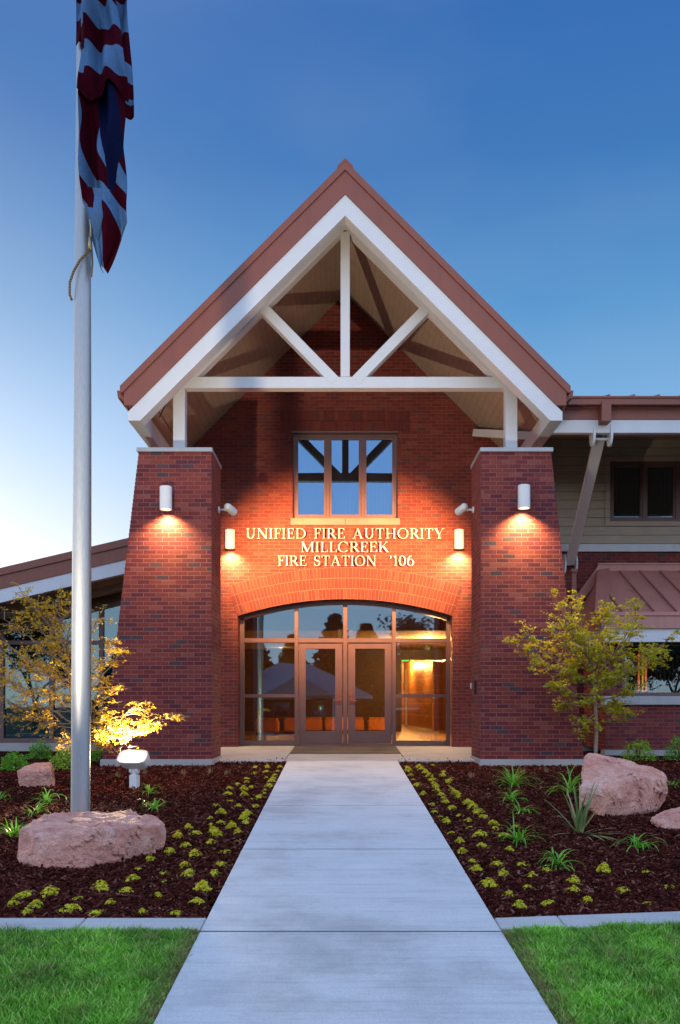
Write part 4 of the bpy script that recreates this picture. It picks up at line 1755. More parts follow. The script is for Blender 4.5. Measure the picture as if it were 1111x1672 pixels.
wv.inputs['Scale'].default_value = 14
rope_m.col(rope_m.mix(wv.outputs[0], (.20, .13, .05), (.05, .03, .018)))
rope_m.rough(.8)
m_.build('halyard', rope_m.mat, t, smooth=True)
m_ = MB()
m_.tube([(.125, -.085, 5.78), (.125, -.085, 5.90)], .02, 10)
m_.tube([(.13, -.085, 5.89), (.135, -.085, 6.0), (.125, -.085, 6.08)], .012, 8)
m_.build('snap_hook', paint('brass_snap', (.45, .33, .18), .4, .2, .6), t, smooth=True)


def flag_mat():
    m = M('flag_cloth')
    a = m.n('ShaderNodeAttribute', attribute_name='stripe')
    fr = m.math('FRACT', m.math('MULTIPLY', a.outputs['Fac'], .5))
    k = m.math('GREATER_THAN', fr, .5)
    p = m.pos()
    c = m.mix(k, (.055, .002, .010), (.105, .215, .40))  # white stripes painted the blue of sky showing through the cloth
    nv = m.n('ShaderNodeAttribute', attribute_name='fold_shade')
    c = m.mix(m.math('GREATER_THAN', nv.outputs['Fac'], .5), c, (.006, .010, .050))  # near-black shade of the deep folds painted into the cloth
    c = m.mix(1.0, c, m.ramp(m.noise(p, 40, 3), [(.3, .85), (.7, 1.03)]), 'MULTIPLY')
    m.col(c)
    m.rough(.9)
    m.b.inputs['Specular IOR Level'].default_value = .05
    m.bump(m.noise(p, 9, 3), .01)
    tl = m.n('ShaderNodeBsdfTranslucent')
    m.l(c, tl.inputs[0])
    mx = m.n('ShaderNodeMixShader')
    mx.inputs[0].default_value = .25
    m.l(m.b.outputs[0], mx.inputs[1])
    m.l(tl.outputs[0], mx.inputs[2])
    m.l(mx.outputs[0], m.out.inputs[0])
    return m.mat


FS = F / 8.2


def fpt(px, py):
    """survey the limp flag at the pole's distance, local to the pole base"""
    return (px - VX) / FS - FP.x, EYE - (py - VY) / FS - FP.z


def lerp_tab(tab, y):
    for (y0, v0), (y1, v1) in zip(tab[:-1], tab[1:]):
        if y <= y1:
            f_ = max(0, (y - y0) / (y1 - y0))
            return v0 + (v1 - v0) * f_
    return tab[-1][1]


fl = thing('flag', 'limp red and white striped flag hanging in folds from the silver pole', 'flag', FP)
fmat = flag_mat()


def sheet(name, ltab, rtab, ytop, ybot, stripe, depth, nx=44, ny=150, bottom=None):
    vs, st, nv = [], [], []
    for j in range(ny + 1):
        for i in range(nx + 1):
            s_ = i / nx
            py = ytop + (ybot - ytop) * j / ny
            if bottom:
                py = ytop + (bottom(s_) - ytop) * j / ny
            l_, r_ = lerp_tab(ltab, py), lerp_tab(rtab, py)
            px = l_ + (r_ - l_) * s_
            x_, z_ = fpt(px, py)
            y_ = depth(s_, py)
            vs.append((x_, y_, z_))
            st.append(stripe(s_, py, px))
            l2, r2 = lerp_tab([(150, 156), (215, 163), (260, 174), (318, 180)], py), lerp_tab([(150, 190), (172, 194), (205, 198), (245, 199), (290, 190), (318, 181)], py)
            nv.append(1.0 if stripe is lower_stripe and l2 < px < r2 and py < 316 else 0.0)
    idx = []
    for j in range(ny):
        for i in range(nx):
            a_ = j * (nx + 1) + i
            idx += [a_, a_ + 1, a_ + nx + 2, a_ + nx + 1]
    o = np_mesh(name, np.array(vs), np.array(idx), 4, fmat, fl, {'stripe': st, 'fold_shade': nv})
    o.data.polygons.foreach_set('use_smooth', [True] * len(o.data.polygons))
    sm = o.modifiers.new('thickness', 'SOLIDIFY')
    sm.thickness = .004
    return o


def upper_stripe(s_, py, px):          # bands across the width up high
    tab = [(-160, -4.5), (-48, -1.0), (-22, 0.0), (12, 1.0), (50, 2.0), (84, 3.0), (126, 4.0), (182, 4.95), (230, 4.99)]
    wav = 4.5 * math.sin(s_ * 5.2 + .6) - 5 * (s_ - .5) - (12 if s_ < .10 else 0)
    return lerp_tab(tab, py + wav)


def lower_stripe(s_, py, px):          # the same bands running down the folds
    return 6.45 + ((px - 131) * .95 - (py - 172) * .40 + 16 * math.sin(py * .03)) / 25.0


sheet('cloth', [(-160, 137), (0, 140), (60, 138), (120, 135), (200, 133)], [(-160, 186), (0, 190), (50, 199), (120, 208), (150, 212), (180, 210)],
      -160, 172, upper_stripe,
      lambda s_, py: -.17 - .06 * math.sin(s_ * 9 + py * .012) - .03 * math.sin(s_ * 17 - py * .02) - .03 * math.sin(py * .05 + s_ * 3),
      bottom=lambda s_: 158 + 12 * math.sin(s_ * 6.5 + .4) - 14 * s_ * (s_ < .2) + 4 * s_)
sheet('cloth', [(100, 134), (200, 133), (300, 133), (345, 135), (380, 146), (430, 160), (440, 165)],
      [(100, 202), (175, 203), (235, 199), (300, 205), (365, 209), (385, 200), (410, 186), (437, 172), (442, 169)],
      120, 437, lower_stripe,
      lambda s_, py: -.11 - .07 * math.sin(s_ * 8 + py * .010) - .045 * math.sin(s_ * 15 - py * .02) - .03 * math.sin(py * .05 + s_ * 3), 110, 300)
sheet('fold', [(-160, 180), (150, 190), (182, 196)], [(-160, 204), (0, 206), (150, 214), (182, 216)], -160, 181,
      lambda s_, py, px: lerp_tab([(-160, -4), (-10, 1), (60, 2.2), (100, 3.1), (150, 5.0), (158, 6.1), (190, 6.9)], py), lambda s_, py: -.02 + .05 * math.sin(s_ * 4 + py * .03), 10, 70)
sheet('fold', [(-160, 128), (0, 125), (30, 124), (70, 124)], [(-160, 142), (70, 138)], -160, 73,
      lambda s_, py, px: lerp_tab([(-160, -4), (4, 1.0), (33, 2.0), (34, 2.05), (80, 2.9)], py), lambda s_, py: -.11 + .03 * math.sin(s_ * 4 + py * .03), 8, 60)
sheet('fold', [(318, 146), (350, 151), (385, 158), (398, 160)], [(318, 183), (330, 186), (350, 178), (385, 168), (400, 163)], 318, 396,
      lambda s_, py, px: 1.3 if s_ > .3 or py > 352 else .4, lambda s_, py: -.24 + .05 * s_ + .02 * math.sin(py * .1), 12, 30)


# =================================================================== ground flood lamps
def flood(label, loc, yaw, tilt, watts, beam, blend, color=(1.0, .74, .40)):
    t = thing('flood_lamp', label, 'flood lamp', loc, group='ground flood lamps', rz=yaw)
    m_ = MB()
    m_.box(-.058, .058, -.05, .05, -.12, .185)
    m_.build('post', MT['fixture'], t, bevel=.012)
    m_ = MB()
    m_.tube([(-.05, 0, .21), (.05, 0, .21)], .018, 10)
    for s in (-1, 1):
        m_.tube([(s * .03, 0, .235), (s * .062, 0, .235)], .036, 14)
    m_.box(-.022, .022, -.02, .02, .185, .29)
    m_.build('knuckle', MT['fixture'], t, smooth=True, auto=.6)
    # head: rounded trough, open towards the aim
    ca, sa = math.cos(tilt), math.sin(tilt)

    def tf(x, f_, u):                 # f_: along the aim (local -y tilted up), u: across
        return (x, -f_ * ca + u * sa, .375 + f_ * sa + u * ca)
    n_ = 32
    rings = []
    for f_, kx, ku in ((-.11, .10, .06), (-.10, .165, .085), (-.05, .20, .105), (.07, .215, .118), (.085, .215, .118), (.085, .198, .102), (.06, .19, .096)):
        ring = []
        for k in range(n_):
            a_ = 2 * math.pi * k / n_
            c_, s_ = math.cos(a_), math.sin(a_)
            e_ = .55
            ring.append(tf(kx * math.copysign(abs(c_) ** e_, c_), f_, ku * math.copysign(abs(s_) ** e_, s_)))
        rings.append(ring)
    vs = [p for r_ in rings for p in r_]
    fs = [(i * n_ + k, i * n_ + (k + 1) % n_, (i + 1) * n_ + (k + 1) % n_, (i + 1) * n_ + k) for i in range(len(rings) - 1) for k in range(n_)]
    fs.append(tuple(range(n_)))
    m_ = MB()
    m_.add(vs, fs)
    m_.build('head', MT['fixture'], t, smooth=True, auto=.7)
    m_ = MB()
    ring = []
    for k in range(n_):
        a_ = 2 * math.pi * k / n_
        c_, s_ = math.cos(a_), math.sin(a_)
        ring.append(tf(.187 * math.copysign(abs(c_) ** .55, c_), .062, .094 * math.copysign(abs(s_) ** .55, s_)))
    m_.add(ring, [tuple(range(n_))])
    m_.build('lens', MT['lens_flood'], t)
    if beam:
        spot('flood_bulb', t, tf(0, .10, 0), tf(0, 1.1, 0) - np.array(tf(0, .1, 0)), watts, beam, blend, .09, color)
    else:
        ld = bpy.data.lights.new('flood_bulb', 'POINT')
        ld.energy = watts
        ld.color = color
        ld.shadow_soft_size = .045
        lo = bpy.data.objects.new('flood_bulb', ld)
        COL.objects.link(lo)
        lo.parent = t
        lo.location = tf(0, .082, 0)
    return t


g = ground_pt(220, 1287)
flood('lit white flood lamp on a short post in the mulch behind the flagpole', (g.x, g.y, g.z), R(-14), R(43), 1700, 138, .5)
# its twin stands in the lawn outside the picture and throws the truss shadows on the soffit
ft_ = flood('white flood lamp standing in the lawn off the walk, aimed at the gable', (-3.2, 4.9, walk_z(4.9) - .03), R(180), R(38), 3000, 56, 1.0, (1.0, .80, .55))
sp = [c for c in ft_.children if c.type == 'LIGHT'][0]
sp.rotation_euler = (Matrix.Rotation(-R(180), 3, 'Z') @ (Vector((-.1, 14, 7.3)) - Vector((-3.2, 4.9, -.2)))).to_track_quat('-Z', 'Y').to_euler()


# =================================================================== boulders
def boulder(label, pts, base, seed, rough=.02, vox=.014):
    """hull of surveyed corners (photo px, py, distance), then voxel remesh and weathering"""
    ws = [P(*p) for p in pts]
    o_ = Vector(base)
    bm = bmesh.new()
    for w_ in ws:
        bm.verts.new(w_ - o_)
    bmesh.ops.convex_hull(bm, input=bm.verts)
    me0 = bpy.data.meshes.new('hull')
    bm.to_mesh(me0)
    bm.free()
    tmp = bpy.data.objects.new('hull', me0)
    COL.objects.link(tmp)
    md = tmp.modifiers.new('r', 'REMESH')
    md.mode = 'VOXEL'
    md.voxel_size = vox
    dg = bpy.context.evaluated_depsgraph_get()
    me = bpy.data.meshes.new_from_object(tmp.evaluated_get(dg))
    bpy.data.objects.remove(tmp)
    me.name = 'boulder'
    for v in me.vertices:
        p, n = v.co.copy(), v.normal.copy()
        a = mnoise.fractal(p * 2.4 + Vector((seed, 0, 0)), 1.0, 2.1, 3)
        b = mnoise.ridged_multi_fractal(p * 4.5 + Vector((0, seed, 0)), .9, 2.1, 4, 1.0, 2.0) - 1.0
        c = mnoise.fractal(Vector((p.x * 9, p.y * 9, p.z * 26)) + Vector((0, 0, seed)), .8, 2.0, 3)
        crack = abs(mnoise.noise(Vector((p.x * 1.2 + seed, p.y * 1.2, p.z * 6.5 + .8 * p.x))))
        vd = mnoise.voronoi(p * 4.2 + Vector((seed, seed, 0)))[0]
        vd2 = mnoise.voronoi(Vector((p.x * 9, p.y * 9, p.z * 14 + seed)))[0]
        h = (vd[1] - vd[0]) * -rough * 1.1 + vd[0] * rough * 1.7 + (vd2[0] - .3) * rough * .55 + a * rough * .8 + b * rough * .55 + c * rough * .32 - max(0, .05 - crack) * rough * 7
        v.co = p + n * h
    tmp = bpy.data.objects.new('hull', me)
    COL.objects.link(tmp)
    md = tmp.modifiers.new('d', 'DECIMATE')
    md.ratio = .16
    me = bpy.data.meshes.new_from_object(tmp.evaluated_get(bpy.context.evaluated_depsgraph_get()))
    bpy.data.objects.remove(tmp)
    me.name = 'boulder'
    me.materials.clear()
    me.materials.append(rock_mat('pink_sandstone', seed))
    bm = bmesh.new()
    bm.from_mesh(me)
    for f in bm.faces:
        f.smooth = True
    for e in bm.edges:
        if len(e.link_faces) == 2 and e.calc_face_angle(0) > .22:
            e.smooth = False
    bm.to_mesh(me)
    bm.free()
    o = link('boulder', me)
    o.location = base
    tag(o, label, 'boulder', 'pink sandstone boulders in the beds')
    return o


boulder('long low pink slab boulder lying at the foot of the flagpole',
        [(36, 1356, 7.05), (72, 1333, 7.7), (150, 1328, 7.95), (213, 1327, 7.95), (250, 1334, 7.8), (262, 1341, 7.55), (269, 1362, 7.5),
         (62, 1366, 6.86), (128, 1362, 6.82), (180, 1354, 6.95), (262, 1348, 7.35), (33, 1402, 6.95), (60, 1419, 6.80), (133, 1424, 6.78), (158, 1412, 6.86), (215, 1400, 7.1), (264, 1384, 7.4),
         (40, 1400, 7.8), (262, 1384, 7.8), (150, 1440, 6.95), (60, 1436, 6.95), (230, 1420, 7.3)], P(150, 1420, 7.3), 2.3, .024, .017)
boulder('small squarish pink boulder between the low green shrubs',
        [(30, 1259, 11.25), (37, 1253, 11.4), (62, 1246, 11.65), (81, 1245, 11.6), (85, 1252, 11.4), (88, 1284, 11.25), (35, 1288, 11.2), (31, 1268, 11.2), (33, 1262, 11.18), (80, 1256, 11.2),
         (84, 1282, 11.6), (36, 1284, 11.6), (60, 1296, 11.35)], P(60, 1286, 11.35), 5.1, .016, .013)
boulder('tall angular pink boulder with a sloping pale top beside the young tree',
        [(956, 1233, 9.5), (964, 1231, 9.7), (1004, 1238, 9.85), (1058, 1251, 9.9), (1084, 1262, 9.7), (1088, 1274, 9.5), (949, 1286, 9.25), (1000, 1290, 9.02), (1040, 1268, 9.15), (1086, 1276, 9.35),
         (949, 1308, 9.25), (984, 1336, 9.06), (1042, 1326, 9.12), (1085, 1306, 9.4), (955, 1310, 9.9), (1080, 1300, 9.95), (1000, 1350, 9.25), (1060, 1340, 9.4)], P(1015, 1325, 9.4), 8.7, .022, .016)
boulder('low pink boulder cut off by the edge of the picture',
        [(1064, 1337, 8.6), (1088, 1322, 8.9), (1130, 1317, 8.95), (1180, 1320, 8.9), (1070, 1343, 8.42), (1100, 1356, 8.35), (1150, 1364, 8.3), (1190, 1352, 8.4), (1100, 1332, 8.45), (1150, 1334, 8.45), (1195, 1340, 8.7),
         (1075, 1350, 8.9), (1190, 1350, 8.9), (1120, 1376, 8.6)], P(1120, 1356, 8.6), 12.4, .02, .014)


# =================================================================== plants
def leafcloud(name, centers, size, mat, parent=None, shape='leaf', up=.4, nrm=None):
    """many small leaf faces at given centres"""
    c = np.asarray(centers, float)
    n = len(c)
    a = rng.normal(size=(n, 3))
    a[:, 2] = a[:, 2] * .5
    a /= np.linalg.norm(a, axis=1)[:, None]
    nn = rng.normal(size=(n, 3)) * (1 - up) + np.array([0, 0, 1]) * up * 2
    b = np.cross(nn, a)
    b /= np.maximum(np.linalg.norm(b, axis=1), 1e-6)[:, None]
    nn = np.cross(a, b)
    sz = size * (.6 + .8 * rng.random(n))
    if shape == 'maple':
        ring = [(-.5, 0), (-.1, .16), (-.05, .55), (.14, .2), (.62, .0), (.14, -.2), (-.05, -.55), (-.1, -.16)]
        per = 8
        cup = [0, .02, -.12, .02, -.14, .02, -.12, .02]
    else:
        ring = [(-.5, 0), (0, .3), (.5, 0), (0, -.3)]
        per = 4
        cup = [0, .06, -.05, .06]
    v = np.stack([c + a * (sz * p)[:, None] + b * (sz * q)[:, None] + nn * (sz * k)[:, None] for (p, q), k in zip(ring, cup)], 1).reshape(-1, 3)
    f = np.arange(n * per)
    return np_mesh(name, v, f, per, mat, parent)


def young_tree(label, loc, trunk_pts, trunk_r, branches, seed, leaves, leaf_size, group, lmat='maple'):
    """branches: list of (start height fraction on trunk, tip (x,y,z)) in local coordinates"""
    rnd = random.Random(seed)
    t = thing('maple_tree', label, 'tree', loc, group=group)
    tm = MB()
    tm.tube(trunk_pts, trunk_r, 12)
    tk = tm.build('trunk', MT['bark'], t, smooth=True)
    bm_ = MB()
    cent = []

    def along(pts, f_):
        k = f_ * (len(pts) - 1)
        i = min(int(k), len(pts) - 2)
        return Vector(pts[i]).lerp(Vector(pts[i + 1]), k - i)

    def curve(p0, p1, sag, n=7, wob=.05):
        out = []
        for k in range(n + 1):
            f_ = k / n
            p = p0.lerp(p1, f_)
            p = p + Vector((0, 0, sag * math.sin(f_ * math.pi)))
            if 0 < k < n:
                p += Vector((rnd.uniform(-wob, wob), rnd.uniform(-wob, wob), rnd.uniform(-wob, wob) * .7))
            out.append(p)
        return out

    twigs = []
    for f_, tip, r0 in branches:
        p0 = along(trunk_pts, f_)
        p1 = Vector(tip)
        ln = (p1 - p0).length
        pts = curve(p0, p1, -.06 * ln + rnd.uniform(-.03, .06), 8, .028 * ln)
        bm_.tube(pts, [r0 * (1 - .8 * k / 8) for k in range(9)], 7)
        nt_ = int(8 + ln * 9)
        for q in range(nt_):
            g_ = rnd.uniform(.3, 1.0)
            s0 = along(pts, g_)
            dirn = (p1 - p0).normalized() * rnd.uniform(.1, .8) + Vector((rnd.gauss(0, .6), rnd.gauss(0, .6), rnd.gauss(.05, .32)))
            s1 = s0 + dirn.normalized() * rnd.uniform(.12, .40) * (1.15 - .4 * g_)
            tp = curve(s0, s1, .02, 4, .012)
            bm_.tube(tp, [.0055, .0045, .0035, .0025, .0015], 4, cap=False)
            twigs.append(tp)
            for q2 in range(2):
                s2 = along(tp, rnd.uniform(.3, .9))
                s3 = s2 + Vector((rnd.gauss(0, .09), rnd.gauss(0, .09), rnd.gauss(0.01, .04)))
                bm_.tube([s2, s2.lerp(s3, .5), s3], [.003, .002, .001], 3, cap=False)
                twigs.append([s2, s2.lerp(s3, .5), s3])
    bm_.build('branches', MT['bark'], t, smooth=True)
    wts = [.12 + rnd.random() ** 1.6 for _ in twigs]
    while len(cent) < leaves:
        tp = rnd.choices(twigs, wts)[0]
        f_ = rnd.uniform(.25, 1.05)
        p = along(tp, min(f_, 1.0)) + Vector((rnd.gauss(0, .026), rnd.gauss(0, .026), rnd.gauss(-.002, .013)))
        cent.append(p)
    leafcloud('crown', [tuple(c) for c in cent], leaf_size, MT[lmat], t, 'maple', .5)
    return t


# right-hand tree: surveyed tips (photo px) at its own depth
TY = 12.75


def tip(px, py, dy, base):
    w_ = P(px, py, TY + dy)
    return tuple(w_ - base)


tb = Vector(((973 - VX) * TY / F, TY, bed_z(TY) - .02))
tp_ = [tuple(P(px, py, TY) - tb) for px, py in ((973, 1262), (973, 1225), (974, 1195), (973, 1160), (971, 1135), (968, 1110), (966, 1080))]
br = [(.55, (1012, 1150, .2), .014), (.62, (1040, 1120, -.2), .014), (.66, (1085, 1070, .3), .016), (.66, (1062, 1055, -.4), .014), (.7, (1040, 1010, .1), .016), (.8, (1050, 985, -.2), .014),
      (.85, (1000, 985, .35), .014), (.95, (985, 990, -.3), .012), (.9, (945, 985, .2), .014), (.98, (908, 980, -.15), .013), (.9, (905, 1025, -.4), .013), (.8, (862, 1035, .1), .014), (.78, (842, 1050, -.25), .012),
      (.74, (885, 1085, .3), .013), (.68, (905, 1120, -.35), .012), (.6, (915, 1150, .1), .010), (.5, (945, 1195, -.1), .008), (.72, (1010, 1085, -.45), .012), (.85, (960, 1050, -.5), .012), (.9, (1000, 1040, -.5), .012),
      (.9, (930, 1060, .45), .012), (.85, (1000, 1060, .5), .012), (.7, (1098, 1040, .0), .012), (.58, (1030, 1165, .25), .008), (.97, (940, 1020, -.2), .011), (.8, (985, 1110, -.4), .011), (.75, (925, 1095, -.2), .011), (.65, (960, 1150, -.4), .008)]
young_tree('young maple with yellow-green leaves and pale forked trunk beside the tall boulder', tb, tp_, [.032, .030, .028, .026, .022, .018, .012],
           [(f_, tip(a, b, c, tb), r0) for f_, (a, b, c), r0 in br], 4, 9800, .048, 'young maples in front of the columns')
TY = 11.35
tb = Vector(((128 - VX) * TY / F, TY, bed_z(TY) - .02))
tp_ = [tuple(P(px, py, TY) - tb) for px, py in ((128, 1268), (129, 1230), (127, 1200), (122, 1160), (117, 1120), (110, 1080), (104, 1045))]
br = [(.35, (235, 1198, -.45), .010), (.38, (282, 1172, -.5), .010), (.42, (228, 1150, -.3), .010), (.45, (190, 1125, -.3), .010), (.5, (205, 1058, .2), .014), (.62, (185, 1050, -.2), .012), (.7, (165, 1000, .1), .012),
      (.85, (120, 965, .2), .013), (.95, (95, 975, -.2), .012), (.92, (75, 985, .1), .012), (.98, (33, 962, .15), .014), (.85, (40, 1000, -.25), .013), (.8, (5, 1010, .2), .013), (.7, (-30, 1040, 0), .013), (.65, (20, 1060, -.35), .012),
      (.55, (0, 1110, .2), .012), (.5, (-35, 1130, -.1), .012), (.42, (15, 1165, .0), .012), (.38, (60, 1170, -.3), .010), (.5, (60, 1110, -.4), .012), (.75, (70, 1040, -.4), .012), (.8, (110, 1020, -.4), .012), (.6, (100, 1080, -.45), .012),
      (.45, (90, 1140, .4), .012), (.7, (50, 1080, .4), .012), (.4, (155, 1165, .35), .010), (.3, (185, 1215, -.1), .008), (.35, (250, 1192, -.65), .008), (.4, (-10, 1085, -.3), .011), (.3, (110, 1215, -.35), .007)]
young_tree('young maple with golden lamplit leaves behind the flagpole', tb, tp_, [.034, .031, .028, .025, .021, .016, .010],
           [(f_, tip(a, b, c, tb), r0) for f_, (a, b, c), r0 in br], 9, 8200, .037, 'young maples in front of the columns', 'maple_lamp_tint')


# ---- sedum clumps
def sedum_mesh(seed, w, h):
    r_ = np.random.default_rng(seed)
    vs, f4 = [], []
    n = 130
    for k in range(n):
        a = r_.random() * 2 * math.pi
        q = math.sqrt(r_.random())
        rr = w / 2 * q * (1 + .25 * math.sin(3 * a + seed) + .15 * math.sin(7 * a + seed))
        z = h * (1 - q ** 2) * (.7 + .6 * r_.random()) + .004
        c = Vector((rr * math.cos(a), rr * math.sin(a), z))
        nrm = Vector((math.cos(a) * q * 1.2, math.sin(a) * q * 1.2, 1)).normalized()
        t1 = nrm.orthogonal().normalized()
        t2 = nrm.cross(t1)
        s = .0065 + .006 * r_.random()
        a0 = r_.random() * 6
        for m_ in range(4):
            b = a0 + m_ * math.pi / 2
            d = t1 * math.cos(b) + t2 * math.sin(b)
            e = t1 * -math.sin(b) + t2 * math.cos(b)
            o = len(vs)
            vs += [tuple(c), tuple(c + d * s * .6 + e * s * .45 + nrm * s * .4), tuple(c + d * s * 1.3 + nrm * s * .75), tuple(c + d * s * .6 - e * s * .45 + nrm * s * .4)]
            f4 += [o, o + 1, o + 2, o + 3]
    for k in range(26):
        a = r_.random() * 2 * math.pi
        rr = w / 2 * .7 * math.sqrt(r_.random())
        o = len(vs)
        p = Vector((rr * math.cos(a), rr * math.sin(a), 0))
        vs += [tuple(p + Vector((-.003, 0, -.02))), tuple(p + Vector((.003, 0, -.02))), tuple(p * 1.2 + Vector((.002, 0, h * .7))), tuple(p * 1.2 + Vector((-.002, 0, h * .7)))]
        f4 += [o, o + 1, o + 2, o + 3]
    o = np_mesh('sedum_clump', np.array(vs), np.array(f4), 4, MT['sedum'])
    me = o.data
    bpy.data.objects.remove(o)
    return me


SED = [sedum_mesh(k, .100 + .018 * (k % 3), .034 + .009 * (k % 4)) for k in range(9)]
s2 = [(70, 980), (195, 985), (145, 1026), (268, 915), (145, 920), (112, 932), (380, 1005), (418, 943), (540, 888), (590, 970), (510, 1026), (675, 903), (842, 932), (740, 785), (708, 838), (800, 735), (870, 850), (875, 805),
      (985, 765), (1010, 815), (905, 690), (952, 612), (1005, 560), (993, 660), (1038, 710), (1045, 595), (1080, 895), (1055, 965), (940, 1025), (765, 1020)]
left = [(x * .306, 1180 + y * .306) for x, y in s2]
s5 = [(320, 615), (293, 655), (243, 725), (278, 520), (287, 470), (300, 485), (278, 443), (275, 415), (322, 390), (320, 430), (300, 355), (368, 450), (393, 475), (400, 510), (342, 558), (418, 415), (428, 433), (433, 395), (468, 358),
      (397, 360), (363, 338), (350, 305), (358, 280), (393, 263), (420, 308), (418, 288), (455, 277), (452, 328), (487, 320), (508, 305), (510, 292), (430, 240), (432, 253), (465, 215), (470, 190), (520, 190), (518, 210), (513, 235),
      (540, 250), (538, 273), (556, 243), (567, 225), (577, 207), (584, 188), (180, 453), (217, 780)]
left += [(240 + x * .378, 1180 + y * .378) for x, y in s5]
s3 = [(55, 120), (62, 135), (70, 152), (85, 170), (97, 192), (118, 228), (105, 122), (115, 130), (130, 143), (145, 157), (158, 172), (160, 186), (170, 200), (175, 212), (190, 228), (198, 244), (208, 260), (232, 282), (262, 310),
      (294, 330), (305, 357), (155, 268), (165, 296), (185, 315), (210, 337), (158, 115), (198, 140), (197, 155), (233, 163), (215, 182), (222, 172), (220, 196), (232, 210), (248, 224), (255, 240), (295, 262), (312, 278), (333, 300),
      (352, 318), (390, 342), (398, 360), (230, 377), (262, 412), (270, 452), (341, 388), (347, 428), (390, 470), (312, 487), (327, 524), (408, 503), (430, 541), (435, 390), (453, 445), (476, 353), (373, 585), (452, 620), (492, 665),
      (541, 547), (502, 500), (525, 590), (604, 652), (598, 525), (703, 570), (702, 604), (753, 648), (818, 527), (892, 600), (983, 655), (982, 532), (1067, 588)]
right = [(640 + x * .424, 1200 + y * .424) for x, y in s3]


def ordinal(n):
    return '%d%s' % (n, 'th' if 10 <= n % 100 <= 20 else {1: 'st', 2: 'nd', 3: 'rd'}.get(n % 10, 'th'))


for bed, lst, side in (('flagpole bed', left, 0), ('tall boulder bed', right, 1)):
    rows = {}
    for px, py in lst:
        g = ground_pt(px, py + 3)
        e = walk_x(g.y)[side]
        d = abs(g.x) - abs(e)
        if d < .08:
            g.x = math.copysign(abs(e) + .08, g.x)
            d = .08
        k = 0 if d < .30 else 1 if d < .62 else 2 if d < 1.0 else 3
        rows.setdefault(k, []).append(g)
    for k, gs in rows.items():
        gs.sort(key=lambda q: -q.y)
        for i, g in enumerate(gs):
            o = bpy.data.objects.new('sedum_clump', random.choice(SED))
            COL.objects.link(o)
            o.location = (g.x, g.y, g.z - .006)
            o.rotation_euler = (0, 0, random.random() * 6.28)
            q = random.uniform(.80, 1.18)
            o.scale = (q, q * random.uniform(.85, 1.1), q * random.uniform(.75, 1.1))
            rowname = ['row along the walk', 'second row off the walk', 'third row off the walk', 'out in open mulch'][k]
            tag(o, 'yellow-green sedum, %s, %s, %s from the porch' % (bed, rowname, ordinal(i + 1)), 'sedum', 'low sedum clumps edging the walk')


# ---- strappy plants
def straps(label, name, cat, group, px, py, n, ln, wd, mat, seed, arch=1.0, spread=1.0, up=.55, mesh_parts=True):
    r_ = random.Random(seed)
    g = ground_pt(px, py)
    if name == 'daylily':
        ln, wd, n = ln * 1.35, wd * 1.25, int(n * 1.3)
    m_ = MB()
    for k in range(n):
        a = r_.random() * 2 * math.pi
        l_ = ln * r_.uniform(.55, 1.1)
        el_ = r_.uniform(up, 1.45) if r_.random() < .7 else r_.uniform(.15, up)
        w_ = wd * r_.uniform(.7, 1.2)
        d = Vector((math.cos(a), math.sin(a), 0))
        sd = Vector((-math.sin(a), math.cos(a), 0))
        p = Vector((r_.gauss(0, .018), r_.gauss(0, .018), -.01))
        pts = []
        ang = el_
        nseg = 7
        for q in range(nseg + 1):
            f_ = q / nseg
            ww = w_ * (1 - f_ ** 2.2) * (.7 + .6 * min(1, f_ * 3)) + .0004
            keel = Vector((0, 0, w_ * .35))
            pts.append((p - sd * ww, p - keel * (1 - f_), p + sd * ww))
            p = p + (d * math.cos(ang) * spread + Vector((0, 0, math.sin(ang)))) * l_ / nseg
            ang -= arch * (.16 + .26 * f_) * r_.uniform(.6, 1.3)
        vs = [tuple(v) for row in pts for v in row]
        fs = []
        for q in range(nseg):
            for c in range(2):
                fs.append((q * 3 + c, q * 3 + c + 1, q * 3 + c + 4, q * 3 + c + 3))
        m_.add(vs, fs)
    o = m_.build(name, mat, smooth=True)
    o.location = g
    tag(o, label, cat, group)
    return o


GL = 'green daylily tufts in the mulch'
for k, (px, py, n, ln, lab) in enumerate((
        (20, 1368, 34, .26, 'green daylily tuft beside the long slab boulder, at the edge of the mulch'),
        (57, 1330, 30, .22, 'green daylily tuft behind the long slab boulder, smaller of two neighbours'),
        (77, 1312, 30, .27, 'green daylily tuft in front of the small squarish boulder'),
        (2, 1308, 24, .22, 'green daylily tuft cut by the frame edge below the small boulder'),
        (243, 1297, 30, .21, 'green daylily tuft nearest the lit flood lamp'),
        (251, 1323, 34, .24, 'green daylily tuft between the flood lamp and the slab boulder'),
        (838, 1284, 62, .38, 'largest green daylily tuft, in front of the brick column'),
        (836, 1308, 28, .22, 'green daylily tuft just before the largest daylily tuft'),
        (850, 1328, 32, .25, 'green daylily tuft halfway between the column and the kerb'),
        (848, 1376, 38, .27, 'green daylily tuft with a sedum clump against its side'),
        (910, 1416, 38, .25, 'green daylily tuft nearest the kerb and lawn'),
        (1043, 1388, 36, .26, 'green daylily tuft below the tall boulder, off to the yucca side'),
        (930, 1296, 30, .42, 'green daylily tuft leaning against the side of the tall boulder'),
        (1097, 1284, 18, .18, 'small green daylily tuft behind the tall boulder'))):
    straps(lab, 'daylily', 'daylily', GL, px, py, n, ln, .0055, MT['lily'], 20 + k, 1.0 + .25 * (k % 3))
straps('spiky green and straw yucca rosette in front of the tall boulder', 'yucca', 'yucca', None, 948, 1362, 30, .56, .0120, MT['yucca'], 77, .22, 1.0, .2)
GT = 'dry straw grass tufts at the back of the beds'
